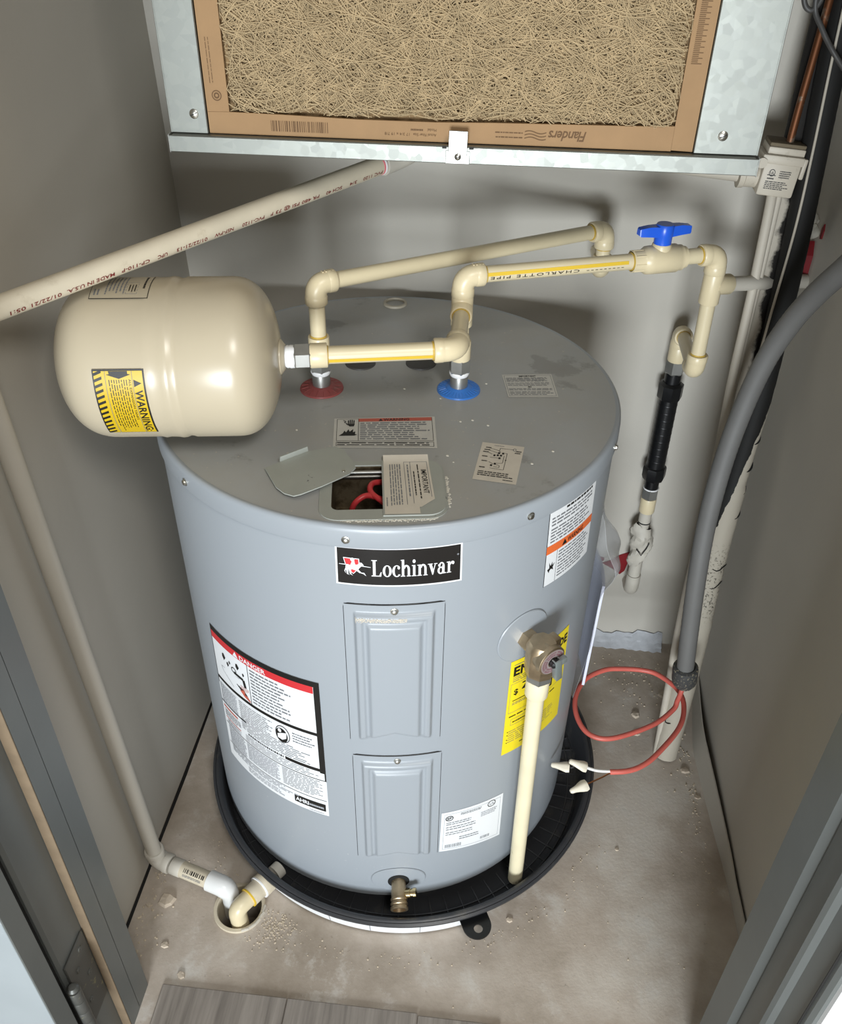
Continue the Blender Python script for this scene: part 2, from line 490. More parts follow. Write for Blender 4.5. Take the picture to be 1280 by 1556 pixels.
class Sticker:
    """flat print in metres (origin lower left), wrapped on its surface by fn(s, t, layer), s and t in 0..1"""
    def __init__(self, w_, h_, fn, mats, step=0.012):
        self.w, self.h, self.fn, self.mats, self.step = w_, h_, fn, mats, step
        self.mb = MB()
    def _put(self, pts, faces, mt, lay):
        mi = self.mats.index(mt)
        self.mb.raw([self.fn(x/self.w, y/self.h, lay) for x, y in pts], faces, mi)
    def rect(self, x0, y0, x1, y1, mt, lay=1):
        nx = max(1, int(math.ceil(abs(x1-x0)/self.step))); ny = max(1, int(math.ceil(abs(y1-y0)/self.step)))
        pts = [(x0+(x1-x0)*i/nx, y0+(y1-y0)*j/ny) for j in range(ny+1) for i in range(nx+1)]
        fs = [[j*(nx+1)+i, j*(nx+1)+i+1, (j+1)*(nx+1)+i+1, (j+1)*(nx+1)+i] for j in range(ny) for i in range(nx)]
        self._put(pts, fs, mt, lay)
    def base(self, mt, lay=0, inset=0.0): self.rect(inset, inset, self.w-inset, self.h-inset, mt, lay)
    def frame(self, x0, y0, x1, y1, t, mt, lay=1):
        self.rect(x0, y0, x1, y0+t, mt, lay); self.rect(x0, y1-t, x1, y1, mt, lay)
        self.rect(x0, y0+t, x0+t, y1-t, mt, lay); self.rect(x1-t, y0+t, x1, y1-t, mt, lay)
    def poly(self, pts, mt, lay=2): self._put(pts, [list(range(len(pts)))], mt, lay)
    def disc(self, cx, cy, rx, ry, mt, lay=1, n=24, inner=0.0):
        if inner <= 0: 
            self.poly([(cx+rx*math.cos(2*PI*k/n), cy+ry*math.sin(2*PI*k/n)) for k in range(n)], mt, lay)
        else:
            pts = []; fs = []
            for k in range(n):
                a = 2*PI*k/n
                pts += [(cx+rx*math.cos(a), cy+ry*math.sin(a)), (cx+rx*inner*math.cos(a), cy+ry*inner*math.sin(a))]
            for k in range(n):
                k2 = (k+1) % n; fs.append([2*k, 2*k2, 2*k2+1, 2*k+1])
            self._put(pts, fs, mt, lay)
    def line(self, pts, t, mt, lay=2):
        for (a, b) in zip(pts[:-1], pts[1:]):
            a = Vector(a); b = Vector(b); d = (b-a)
            if d.length < 1e-9: continue
            n = Vector((-d.y, d.x)).normalized()*t/2
            self.poly([a-n, b-n, b+n, a+n], mt, lay)
    def text(self, s, x, y, size, mt, lay=2, align='L', bold=0.0, rot=0.0, sx=1.0, space=1.0, shear=0.0, fit=None):
        vs, fs, wd = text_mesh(s, bold, space, shear)
        if fit: sx = fit/(wd*size)
        ox = {'L': 0, 'C': -wd/2, 'R': -wd}[align]
        c, sn = math.cos(rot), math.sin(rot)
        pts = []
        for (a, b) in vs:
            a = (a+ox)*size*sx; b = b*size
            pts.append((x+a*c-b*sn, y+a*sn+b*c))
        self._put(pts, fs, mt, lay)
    def words(self, x0, y0, x1, y1, rows, mt, lay=2, fill=0.55, ragged=0.25, rot90=False, seed=1, wl=(0.05, 0.16)):
        """illegible small print: broken strokes in rows"""
        rr = random.Random(seed)
        W_ = (x1-x0); H_ = (y1-y0)
        if rot90: L, T = H_, W_
        else: L, T = W_, H_
        rh = T/rows
        for k in range(rows):
            pos = 0.0; end = L*(1-rr.random()*ragged)
            while pos < end:
                wl_ = min(L*rr.uniform(*wl), end-pos)
                if wl_ < L*0.015: break
                th = rh*fill*rr.uniform(0.8, 1.0); c = (k+0.5)*rh
                if rot90:   # rows stacked along x from the right, reading downward
                    self._put([(x1-c-th/2, y1-pos-wl_), (x1-c+th/2, y1-pos-wl_), (x1-c+th/2, y1-pos), (x1-c-th/2, y1-pos)], [[0, 1, 2, 3]], mt, lay)
                else:
                    self._put([(x0+pos, y1-c-th/2), (x0+pos+wl_, y1-c-th/2), (x0+pos+wl_, y1-c+th/2), (x0+pos, y1-c+th/2)], [[0, 1, 2, 3]], mt, lay)
                pos += wl_+L*0.02
    def bars(self, x0, y0, x1, y1, mt, lay=2, n=26, seed=3):
        rr = random.Random(seed); ws = [rr.uniform(0.5, 2.0) for _ in range(2*n)]; sm = sum(ws); x = x0
        for k, a in enumerate(ws):
            a = a*(x1-x0)/sm
            if k % 2 == 0: self.poly([(x, y0), (x+a, y0), (x+a, y1), (x, y1)], mt, lay)
            x += a
    def triangle(self, cx, cy, s, mt, lay=2): self.poly([(cx-s*0.55, cy), (cx+s*0.55, cy), (cx, cy+s)], mt, lay)
    def build(self, name, parent, label=None):
        return self.mb.build(name, self.mats, parent, 60, label=label, fixn=False)

# ================================================================== the setting
def struct(o): o['kind'] = 'structure'; return o
YB = 0.332          # back wall
HX = (-0.200, -0.333); HR = 0.0385      # floor drain hole

def floor_obj():
    bm = bmesh.new()
    outer = [(-0.42, YB+0.05), (-0.42, -0.62), (-1.3, -0.62), (-1.3, -2.4), (1.7, -2.4), (1.7, -0.62), (0.66, -0.62), (0.66, YB+0.05)]
    vs = [bm.verts.new((x, y, 0)) for x, y in outer]
    es = [bm.edges.new((vs[i], vs[(i+1) % len(vs)])) for i in range(len(vs))]
    n = 40
    hv = [bm.verts.new((HX[0]+HR*math.cos(2*PI*k/n), HX[1]+HR*math.sin(2*PI*k/n), 0)) for k in range(n)]
    es += [bm.edges.new((hv[i], hv[(i+1) % n])) for i in range(n)]
    bmesh.ops.triangle_fill(bm, edges=es, use_beauty=True)
    bm.normal_update()
    for f in bm.faces:
        if f.normal.z < 0: f.normal_flip()
    lo = [bm.verts.new((v.co.x, v.co.y, -0.10)) for v in hv]
    for i in range(n): bm.faces.new((hv[i], hv[(i+1) % n], lo[(i+1) % n], lo[i]))
    bm.faces.new(lo)
    bm.verts.index_update()
    mb = MB().raw([v.co.copy() for v in bm.verts], [[v.index for v in f.verts] for f in bm.faces])
    bm.free()
    return struct(mb.build('floor', 'floor', None, 30, fixn=False))
floor = floor_obj()
# grey vinyl planks laid up to the closet threshold, running toward the viewer
px = [-0.46, -0.28, -0.095, 0.095, 0.213, 0.40, 0.58, 0.76]
for i in range(len(px)-1):
    y1 = -0.4595 if i < 3 else (-0.4625 if i == 3 else -0.482)
    if i == 0: continue
    MB().box(((px[i]+px[i+1])/2, (y1-2.2)/2, 0.0022), (px[i+1]-px[i]-0.0012, y1+2.2, 0.0044), bevel=0.0008, seg=1).build('plank', 'plank', floor, 30)

ZT = 2.30
lean = 0.019
struct(MB().box((-0.425, (YB-0.462)/2, 0.003), (0.10, YB+0.462, 0.005)).build('gap_filler', 'blackgap', None, 0))  # black filler added behind the wall-foot gap to keep light out
struct(MB().prism([(-0.366, -0.462, 0.0055), (-0.47, -0.462, 0.0055), (-0.47, -0.462, ZT), (-0.366-lean*ZT, -0.462, ZT)], (0, 1, 0), YB+0.462).build('wall_left', 'wall', None, 0))
struct(MB().box((0.645, (YB-0.462)/2, ZT/2), (0.13, YB+0.462, ZT)).build('wall_right', 'wall', None, 0))
struct(MB().box((0.08, YB+0.05, ZT/2), (1.26, 0.1, ZT)).build('wall_back', 'wall', None, 0))
struct(MB().box((0.08, -0.06, ZT+0.05), (1.3, 1.0, 0.1)).build('ceiling', 'ceiling', None, 0))
# front wall to both sides of the door opening (outer room side painted white)
struct(MB().box((1.073, -0.600, ZT/2), (1.174, 0.046, ZT)).build('wall_front', 'white_wall', None, 0))
struct(MB().box((0.09, -0.56, 2.2), (0.76, 0.16, 0.22)).build('wall_header', 'white_wall', None, 0))

# door frame: left jamb with rabbet, right jamb with stop and casing
def jamb_left():
    # outline in plan (x, y), extruded upward; stop strip, rabbet for the door
    o = [(-0.368, -0.461), (-0.302, -0.461), (-0.302, -0.520), (-0.3145, -0.5215), (-0.3145, -0.574), (-0.3175, -0.578), (-0.368, -0.578)]
    j = struct(MB().prism([(x, y, 0) for x, y in o], (0, 0, 1), 2.1).build('trim_1', 'jamb', None, 0))
    MB().box((-0.3082, -0.5213, 1.05), (0.0125, 0.0026, 2.09), bevel=0.0008, seg=1).build('stop_edge', 'bare', j, 30, label='bare tan edge of the door stop')
    MB().box((-0.3055, -0.4935, 1.05), (0.0070, 0.0007, 2.09)).build('seam', 'grime', j, 0)
    MB().box((-0.345, -0.588, 1.05), (0.05, 0.018, 2.1)).build('gap_shade', 'blackgap', j, 0, label='black strip for the shaded open gap behind the door')  # open gap between jamb and door, its shade put in as black
    return j
jamb_left()
def jamb_right():
    o = [(0.575, -0.455), (0.472, -0.468), (0.472, -0.519), (0.4755, -0.523), (0.4790, -0.526), (0.4770, -0.531), (0.4770, -0.562), (0.4735, -0.566), (0.4705, -0.5705), (0.4725, -0.576), (0.4775, -0.580), (0.4795, -0.596), (0.4795, -0.613), (0.482, -0.618), (0.575, -0.618)]
    j = struct(MB().prism([(x, y, 0) for x, y in o], (0, 0, 1), 2.1).build('trim_2', 'jamb', None, 25))
    MB().box((0.4785, -0.6085, 1.05), (0.0028, 0.0008, 2.09)).build('seam', 'grime', j, 0)
    return j
jamb_right()

# door swung wide open: hinge edge toward the opening, grey face toward the viewer
door = struct(MB().box((-0.685, -0.6115, 1.03), (0.76, 0.0265, 2.04), bevel=0.0015, seg=1, mi=0).build('door_1', 'door', None, 30))
MB().box((-0.3045, -0.6115, 1.03), (0.002, 0.0275, 2.04), bevel=0.0008, seg=1).build('door_edge', 'jamb', door, 30, label='charcoal painted hinge edge')
h = MB().box((-0.313, -0.5497, 0.200), (0.003, 0.048, 0.155), bevel=0.001, seg=1).build('hinge', 'hinge', door, 30, label='paint-smeared hinge leaf on the jamb')
mb = MB()
for k in range(5):
    z0 = 0.128+k*0.0245
    mb.lathe([(0, z0), (0.0072, z0), (0.0078, z0+0.001), (0.0078, z0+0.0225), (0.0072, z0+0.0238), (0, z0+0.0238)], (-0.3035, -0.583, 0), seg=18)
mb.lathe([(0, 0.2505), (0.006, 0.2505), (0.0072, 0.254), (0.0045, 0.2575), (0, 0.258)], (-0.3035, -0.583, 0), seg=18)
mb.build('knuckle', 'hinge', h, 40)
for (yy, zz) in ((-0.541, 0.262), (-0.556, 0.240), (-0.541, 0.205), (-0.556, 0.165)):
    MB().lathe([(0, 0), (0.0042, 0), (0.0035, 0.0012), (0.0012, 0.0013), (0.001, 0.0006), (0, 0.0006)], (-0.3115, yy, zz), (1, 0, 0), seg=12).build('screw', 'hinge', h, 40)

# dirty open joint between slab and left wall
MB().prism([(-0.3668, -0.455, 0.0002), (-0.3615, -0.455, 0.0002), (-0.3620, -0.25, 0.0002), (-0.3605, -0.10, 0.0002), (-0.3625, 0.05, 0.0002), (-0.3615, 0.33, 0.0002), (-0.3668, 0.33, 0.0002)], (0, 0, 1), 0.0006).build('wall_joint', 'grime', floor, 0)
# loose strip of base trim curling off the right wall, mortar patch at the foot of the back wall
cv = catmull([(0.5745, 0.20, 0), (0.562, 0.115, 0), (0.556, 0.06, 0), (0.5575, 0.0, 0), (0.5635, -0.09, 0), (0.571, -0.19, 0), (0.5745, -0.29, 0), (0.5765, -0.45, 0)], 6)
mb = MB(); vs = []; fs = []
for i, p in enumerate(cv):
    t = i/(len(cv)-1); top = 0.048-0.012*t; ln = 0.011*math.sin(PI*min(1, t*1.3))
    for (dx, z) in ((0, 0.0), (ln*0.4, top*0.5), (ln, top), (ln+0.0022, top), (ln*0.4+0.0025, top*0.5), (0.0025, 0.0)):
        vs.append((p.x+dx, p.y, z))
for i in range(len(cv)-1):
    for k in range(6):
        fs.append([i*6+k, i*6+(k+1) % 6, (i+1)*6+(k+1) % 6, (i+1)*6+k])
struct(mb.raw(vs, fs).build('baseboard_right', 'wall', None, 40))

def mortar():
    mb = MB(); nx, nz = 26, 8; vs = []; fs = []
    rr = random.Random(5)
    for j in range(nz+1):
        for i in range(nx+1):
            s = i/nx; t = j/nz; x = 0.30+0.225*s
            bulge = 0.022*(1-t)**1.4+0.0015
            n_ = rr.uniform(-1, 1)*0.0065*(1-0.6*t)*(0.3+0.9*s)
            vs.append((x, YB-bulge-abs(n_), 0.036*t*(0.78+0.14*math.sin(9*s)+0.10*math.sin(31*s+2)+0.06*math.sin(67*s))+rr.uniform(-1, 1)*0.0012*(0 < j < nz)))
    for j in range(nz):
        for i in range(nx): fs.append([j*(nx+1)+i, j*(nx+1)+i+1, (j+1)*(nx+1)+i+1, (j+1)*(nx+1)+i])
    return struct(mb.raw(vs, fs).build('baseboard_back', 'mortar', None, 30))
mortar()

# red fire sealant smears on the walls
def smear(cx, cz, pts, name, parent=None):
    mb = MB().prism([(cx+x, YB-0.0002, cz+z) for x, z in pts], (0, -1, 0), 0.0016)
    return mb.build(name, 'sealant', parent, 0)
wb = bpy.data.objects['wall_back']
smear(0.412, 0.205, [(-0.036, 0.004), (-0.018, 0.013), (-0.006, 0.026), (0.012, 0.036), (0.022, 0.030), (0.014, 0.012), (0.010, -0.012), (0.002, -0.022), (-0.012, -0.010)], 'sealant_smear', wb)
smear(0.372, 0.218, [(-0.005, 0.0), (0.0, 0.006), (0.007, 0.003), (0.006, -0.003), (0.001, -0.005)], 'sealant_smear', wb)
wr = bpy.data.objects['wall_right']
MB().prism([(0.5802, 0.262+y, 0.858+z) for y, z in ((0.016, -0.020), (0.020, 0.006), (0.010, 0.030), (-0.004, 0.034), (-0.014, 0.016), (-0.014, -0.018), (-0.026, -0.026), (0.0, -0.026))], (-1, 0, 0), 0.012).build('sealant_smear', 'sealant', wr, 0)
MB().prism([(0.5802, 0.235+y, 0.912+z) for y, z in ((0.004, -0.010), (0.006, 0.004), (0.0, 0.012), (-0.004, 0.004), (-0.003, -0.008))], (-1, 0, 0), 0.002).build('sealant_smear', 'sealant', wr, 0)

# ================================================================== water heater
H = 0.7557; RJ = 0.303
hr = R(9.0)
def cyl(th, z, r_): return (r_*math.sin(th), -r_*math.cos(th), z)
heater = thing('water_heater', 'squat grey electric tank water heater standing in a black drain pan', 'water heater', (0, 0, 0.006))
MB().lathe([(0, 0.024), (RJ-0.004, 0.024), (RJ, 0.028), (RJ, 0.745), (RJ-0.002, 0.745), (RJ-0.002, 0.690), (0, 0.690)], seg=128).build('jacket', 'heater', heater, 40)
MB().lathe([(0, 0.0065), (0.262, 0.0065), (0.262, 0.024), (0, 0.024)], seg=48).build('base', 'blackplas', heater, 40)

def lidpt(u, v, z): return (u*math.cos(hr)-v*math.sin(hr), u*math.sin(hr)+v*math.cos(hr), z)
def rrect(x0, y0, x1, y1, r_, n=6):
    o = []
    for (cx, cy, a0) in ((x1-r_, y1-r_, 0), (x0+r_, y1-r_, 90), (x0+r_, y0+r_, 180), (x1-r_, y0+r_, 270)):
        for k in range(n+1):
            a = R(a0+90*k/n); o.append((cx+r_*math.cos(a), cy+r_*math.sin(a)))
    return o
HOLE = rrect(-0.0705, -0.272, 0.046, -0.186, 0.008)
def lid():
    bm = bmesh.new(); n = 128; rt = 0.2985
    ov = [bm.verts.new((rt*math.cos(2*PI*k/n), rt*math.sin(2*PI*k/n), H)) for k in range(n)]
    es = [bm.edges.new((ov[i], ov[(i+1) % n])) for i in range(n)]
    hv = [bm.verts.new(lidpt(u, v, H)) for u, v in HOLE]
    es += [bm.edges.new((hv[i], hv[(i+1) % len(hv)])) for i in range(len(hv))]
    bmesh.ops.triangle_fill(bm, edges=es, use_beauty=True)
    bm.normal_update()
    for f in bm.faces:
        if f.normal.z < 0: f.normal_flip()
    bm.verts.index_update()
    mb = MB().raw([v.co.copy() for v in bm.verts], [[v.index for v in f.verts] for f in bm.faces], 0)
    bm.free()
    prof = [(rt, H), (0.3012, H+0.0006), (0.3038, H-0.0005), (0.3055, H-0.003), (0.3062, H-0.007), (0.3064, H-0.026), (0.3060, H-0.0275), (RJ-0.001, H-0.028)]
    mb.lathe(prof, seg=128, mi=1)
    return mb.build('lid', ['lid', 'heater'], heater, 40, fixn=False)
lid()

# screws round the lid skirt
for th in (-43.4, -1.3, 38.4, 74.0, -100, 130, 170, -150):
    a = R(th); n = Vector((math.sin(a), -math.cos(a), 0))
    P = Vector(cyl(a, H-0.0165, 0.3062))
    MB().lathe([(0.0048, 0), (0.0048, 0.0010), (0.0036, 0.0014), (0.0033, 0.0030), (0.0024, 0.0036), (0, 0.0038)], P, n, seg=12).build('lid_screw', 'screw', heater, 40)

# element access panels, pressed relief
def access(t0, t1, z0, z1, dust=False):
    nu, nv = 96, 110; W_ = R(t1-t0)*RJ; H_ = z1-z0
    def hgt(u, v):
        d = min(u, W_-u, H_-v); dv = v
        def sst(a, b, x): 
            x = max(0, min(1, (x-a)/(b-a))); return x*x*(3-2*x)
        h = 0.0016
        f = 0.0062*sst(0.0105, 0.0155, d)-0.0030*sst(0.0200, 0.0235, d)+0.0046*sst(0.0245, 0.0310, d)
        dd = max(0, v-0.004-0.35*max(0, d-0.0105))
        return h+f*sst(0.0, 0.010, dd)
    mb = MB(); vs = []; fs = []
    for j in range(nv+1):
        for i in range(nu+1):
            u = W_*i/nu; v = H_*j/nv
            # rounded corners: pull the outline in
            uu, vv = u, v
            vs.append(cyl(R(t0)+uu/RJ, z0+vv, RJ+hgt(u, v)))
    for j in range(nv):
        for i in range(nu):
            fs.append([j*(nu+1)+i, j*(nu+1)+i+1, (j+1)*(nu+1)+i+1, (j+1)*(nu+1)+i])
    o = mb.raw(vs, fs).build('access_panel', 'heater', heater, 60, fixn=False)
    # dark shadow gap: thin rim strip under the top edge
    P = Vector(cyl(R((t0+t1)/2), z1-0.0085, RJ+0.0016)); n = Vector((P.x, P.y, 0)).normalized()
    MB().lathe([(0.0048, 0), (0.0048, 0.0010), (0.0036, 0.0014), (0.0034, 0.0034), (0.0022, 0.0042), (0, 0.0043)], P, n, seg=12).build('panel_screw', 'screw', o, 40)
    # plate edge line
    pts = []
    for (u, v) in rrect(0.0003, 0.0, W_-0.0003, H_, 0.006):
        if v > 0.0005: pts.append(cyl(R(t0)+u/RJ, z0+v, RJ+0.0004))
    pts2 = []
    st = [(W_, 0.004)]+[(W_-0.006+0.006*math.cos(R(a)), H_-0.006+0.006*math.sin(R(a))) for a in range(0, 91, 15)]
    st += [(W_*(1-k/14)+0*k, H_) for k in range(2, 13)]
    st += [(0.006-0.006*math.sin(R(a)), H_-0.006+0.006*math.cos(R(a))) for a in range(0, 91, 15)]+[(0, 0.004)]
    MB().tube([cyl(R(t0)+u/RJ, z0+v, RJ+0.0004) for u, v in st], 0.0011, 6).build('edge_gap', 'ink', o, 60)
    if dust:
        mb = MB(); rr = random.Random(4)
        for k in range(420):
            u = rr.uniform(0.014, 0.072); v = H_-0.0155-abs(rr.gauss(0, 0.004)); s = rr.uniform(0.0003, 0.0009)
            if v < H_-0.0235: continue
            q = Vector(cyl(R(t0)+u/RJ, z0+v, RJ+hgt(u, v)+0.0002))
            mb.lathe([(s, 0), (0, s*0.8)], q, (q.x, q.y, 0.3), seg=5)
        d = mb.build('settled_dust', 'warmwhite', o, 0); d['kind'] = 'stuff'
    return o
access(-2.6, 19.4, 0.400, 0.644, True)
access(-2.3, 20.0, 0.130, 0.372)

def on_cyl(t0l, t1l, t0r, t1r, zbl, ztl, zbr, ztr, r_=RJ, eps=0.0005):
    """bottom-left, top-left, bottom-right, top-right angles (deg) and heights"""
    def fn(s, t, lay):
        th = (t0l*(1-t)+t1l*t)*(1-s)+(t0r*(1-t)+t1r*t)*s
        z = (zbl*(1-t)+ztl*t)*(1-s)+(zbr*(1-t)+ztr*t)*s
        return cyl(R(th), z, r_+eps+lay*0.00022)
    return fn
def on_lid(bl, br, tl, tr, eps=0.0005):
    bl, br, tl, tr = [Vector((*p, 0)) for p in (bl, br, tl, tr)]
    def fn(s, t, lay):
        p = (bl*(1-t)+tl*t)*(1-s)+(br*(1-t)+tr*t)*s
        return (p.x, p.y, H+eps+lay*0.0002)
    return fn

# --- serif lettering for the badge, each glyph from a few polygons (unit: cap height 0.72)
def ringpoly(cx, cy, rx, ry, ix, iy, a0=0, a1=360, n=22):
    o = []
    for k in range(n):
        a = R(a0+(a1-a0)*k/n); b = R(a0+(a1-a0)*(k+1)/n)
        o.append([(cx+rx*math.cos(a), cy+ry*math.sin(a)), (cx+rx*math.cos(b), cy+ry*math.sin(b)), (cx+ix*math.cos(b), cy+iy*math.sin(b)), (cx+ix*math.cos(a), cy+iy*math.sin(a))])
    return o
def rc(x0, y0, x1, y1): return [[(x0, y0), (x1, y0), (x1, y1), (x0, y1)]]
def ball(cx, cy, r_): return [[(cx+r_*math.cos(R(a)), cy+r_*math.sin(R(a))) for a in range(0, 360, 30)]]
GL = {
 'L': (0.62, rc(0.08, 0, 0.23, 0.72)+rc(0.0, 0.685, 0.31, 0.72)+rc(0.0, 0, 0.5, 0.04)+[[(0.23, 0.04), (0.42, 0.04), (0.52, 0.20), (0.56, 0.20), (0.53, 0.0), (0.23, 0.0)]]),
 'o': (0.53, ringpoly(0.25, 0.245, 0.25, 0.26, 0.115, 0.225)),
 'c': (0.47, ringpoly(0.25, 0.245, 0.25, 0.26, 0.115, 0.225, 48, 322)+ball(0.36, 0.39, 0.07)+[[(0.36, 0.06), (0.43, 0.11), (0.45, 0.09), (0.38, 0.015)]]),
 'h': (0.61, rc(0.06, 0, 0.19, 0.74)+[[(0.0, 0.70), (0.06, 0.70), (0.19, 0.74), (0.0, 0.73)]]+rc(0.0, 0, 0.25, 0.03)+ringpoly(0.31, 0.30, 0.20, 0.21, 0.075, 0.14, 0, 160, 12)+rc(0.385, 0, 0.51, 0.31)+rc(0.33, 0, 0.57, 0.03)),
 'i': (0.31, rc(0.07, 0, 0.20, 0.49)+[[(0.0, 0.455), (0.07, 0.455), (0.20, 0.49), (0.0, 0.485)]]+rc(0.0, 0, 0.27, 0.03)+ball(0.13, 0.655, 0.082)),
 'n': (0.61, rc(0.07, 0, 0.20, 0.49)+[[(0.0, 0.455), (0.07, 0.455), (0.20, 0.50), (0.0, 0.485)]]+rc(0.0, 0, 0.26, 0.03)+ringpoly(0.32, 0.30, 0.20, 0.21, 0.075, 0.14, 0, 160, 12)+rc(0.395, 0, 0.52, 0.31)+rc(0.34, 0, 0.58, 0.03)),
 'v': (0.53, [[(0.04, 0.48), (0.19, 0.48), (0.33, 0.13), (0.27, -0.01), (0.24, -0.01)]]+[[(0.27, -0.01), (0.43, 0.48), (0.38, 0.48), (0.27, 0.12)]]+rc(-0.02, 0.46, 0.25, 0.49)+rc(0.33, 0.46, 0.52, 0.49)),
 'a': (0.52, ringpoly(0.19, 0.15, 0.19, 0.165, 0.075, 0.115)+rc(0.27, 0.03, 0.40, 0.36)+ringpoly(0.23, 0.33, 0.17, 0.18, 0.065, 0.13, 0, 150, 12)+ball(0.10, 0.375, 0.065)+[[(0.27, 0.0), (0.48, 0.0), (0.48, 0.035), (0.40, 0.05), (0.27, 0.06)]]),
 'r': (0.45, rc(0.07, 0, 0.20, 0.49)+[[(0.0, 0.455), (0.07, 0.455), (0.20, 0.50), (0.0, 0.485)]]+rc(0.0, 0, 0.27, 0.03)+ringpoly(0.33, 0.33, 0.14, 0.17, 0.09, 0.08, 70, 170, 8)+ball(0.37, 0.42, 0.075)),
}
def serif(st, word, x, y, size, width, mt, lay):
    tot = sum(GL[c][0] for c in word); sx = width/(tot*size)
    for c in word:
        adv, polys = GL[c]
        for p in polys: st.poly([(x+px_*size*sx, y+py_*size) for px_, py_ in p], mt, lay)
        x += adv*size*sx

# badge
bw = R(26.8)*RJ; bh = 0.0545
st = Sticker(bw, bh, on_cyl(-3.9, -3.8, 23.0, 22.8, 0.673, 0.7275, 0.671, 0.7265), ['white', 'badge', 'silver', 'red', 'greyink'], 0.008)
st.base('silver'); st.rect(0.0022, 0.0022, bw-0.0022, bh-0.0018, 'badge', 1)
serif(st, 'Lochinvar', 0.0400, 0.0150, 0.0325, 0.0925, 'silver', 2)
ex, ey, es_ = 0.0195, 0.0272, 0.0172     # shield with horse and rider
def E_(pts, mt, lay): st.poly([(ex+x*es_, ey+y*es_) for x, y in pts], mt, lay)
E_([(-0.62, 0.74), (0.42, 0.70), (0.44, 0.2), (0.22, -0.35), (0.02, -0.60), (-0.22, -0.36), (-0.5, 0.2)], 'silver', 2)
E_([(-0.56, 0.68), (0.36, 0.64), (0.38, 0.2), (0.18, -0.32), (0.02, -0.53), (-0.18, -0.32), (-0.45, 0.2)], 'red', 3)
for p in ([(-0.90, 0.16), (-0.30, 0.13), (-0.25, 0.2), (-0.88, 0.20)],                       # tail
          [(-0.45, 0.12), (0.05, 0.22), (0.36, 0.22), (0.42, -0.06), (0.30, -0.30), (-0.02, -0.20), (-0.30, -0.18), (-0.48, -0.05)],   # body
          [(0.20, 0.1), (0.46, 0.42), (0.58, 0.40), (0.72, 0.18), (0.60, 0.16), (0.42, -0.06)],   # neck and head
          [(0.55, 0.10), (1.15, 0.03), (1.15, 0.07), (0.55, 0.17)],                              # lance
          [(-0.14, 0.2), (-0.02, 0.55), (0.10, 0.56), (0.16, 0.2)],                                # rider
          [(-0.46, -0.02), (-0.30, -0.10), (-0.30, -0.62), (-0.20, -0.70), (-0.40, -0.62)],
          [(-0.30, -0.10), (-0.12, -0.15), (-0.10, -0.60), (0.0, -0.72), (-0.20, -0.60)],
          [(0.12, -0.2), (0.36, -0.2), (0.55, -0.42), (0.72, -0.42), (0.86, -0.70), (0.66, -0.52), (0.42, -0.46)],
          [(-0.46, -0.05), (-0.34, -0.14), (-0.50, -0.36), (-0.46, -0.58), (-0.56, -0.36)]):
    E_(p, 'white', 4)
st.disc(ex-0.0006+0.02*es_, ey+0.62*es_, 0.0024, 0.0026, 'white', 4, 12)
st.disc(0.1365, 0.0395, 0.0013, 0.0013, 'greyink', 2, 12)
st.build('nameplate', heater, label='black nameplate with silver Lochinvar lettering')

# big danger label on the left flank
bw = R(36.3)*RJ; bh = 0.282
st = Sticker(bw, bh, on_cyl(-47.0, -45.7, -10.0, -9.8, 0.222, 0.5015, 0.2185, 0.5000), ['white', 'ink', 'red', 'dullred', 'greyink', 'paleink'], 0.010)
st.base('white')
x1 = bw
st.rect(0.0, 0.272, x1, bh, 'ink', 1); st.rect(0.0015, 0.259, x1-0.009, 0.272, 'red', 1)
st.rect(x1-0.0085, 0.0975, x1, 0.272, 'ink', 1); st.rect(0, 0.165, 0.0015, 0.272, 'ink', 1)
st.triangle(0.0575, 0.2605, 0.0098, 'white', 2)
st.text('DANGER', 0.066, 0.2612, 0.0115, 'white', 2, bold=0.02)
st.rect(0, 0.176, x1-0.0085, 0.182, 'ink', 1)
st.rect(0.0785, 0.182, 0.0797, 0.259, 'ink', 1)
# tap, splashes and scalded hand
for (a, b, s) in ((0.028, 0.238, 0.006), (0.036, 0.229, 0.004), (0.041, 0.236, 0.003), (0.058, 0.240, 0.0055), (0.069, 0.232, 0.003)):
    st.poly([(a-s*0.6, b), (a, b-s), (a+s*0.7, b+s*0.2), (a+s*0.1, b+s*1.3), (a-s*0.5, b+s)], 'ink', 2)
st.disc(0.049, 0.228, 0.0055, 0.0055, 'ink', 2, 16, inner=0.72)
st.line([(0.049, 0.224), (0.068, 0.222), (0.0705, 0.208)], 0.005, 'ink', 2)
st.line([(0.018, 0.214), (0.060, 0.219)], 0.0006, 'greyink'); st.line([(0.018, 0.214), (0.022, 0.206), (0.044, 0.190)], 0.0006, 'greyink')
st.words(0.060, 0.199, 0.078, 0.208, 3, 'dullred', 2, fill=0.3, seed=8)
for k in range(4): st.line([(0.052+k*0.004, 0.203-k*0.0005), (0.066+k*0.002, 0.192)], 0.0016, 'ink')
st.poly([(0.058, 0.195), (0.066, 0.200), (0.0775, 0.1855), (0.0775, 0.183), (0.066, 0.187)], 'dullred', 2)
st.words(0.083, 0.186, x1-0.042, 0.256, 11, 'greyink', 2, fill=0.42, ragged=0.3, seed=2)
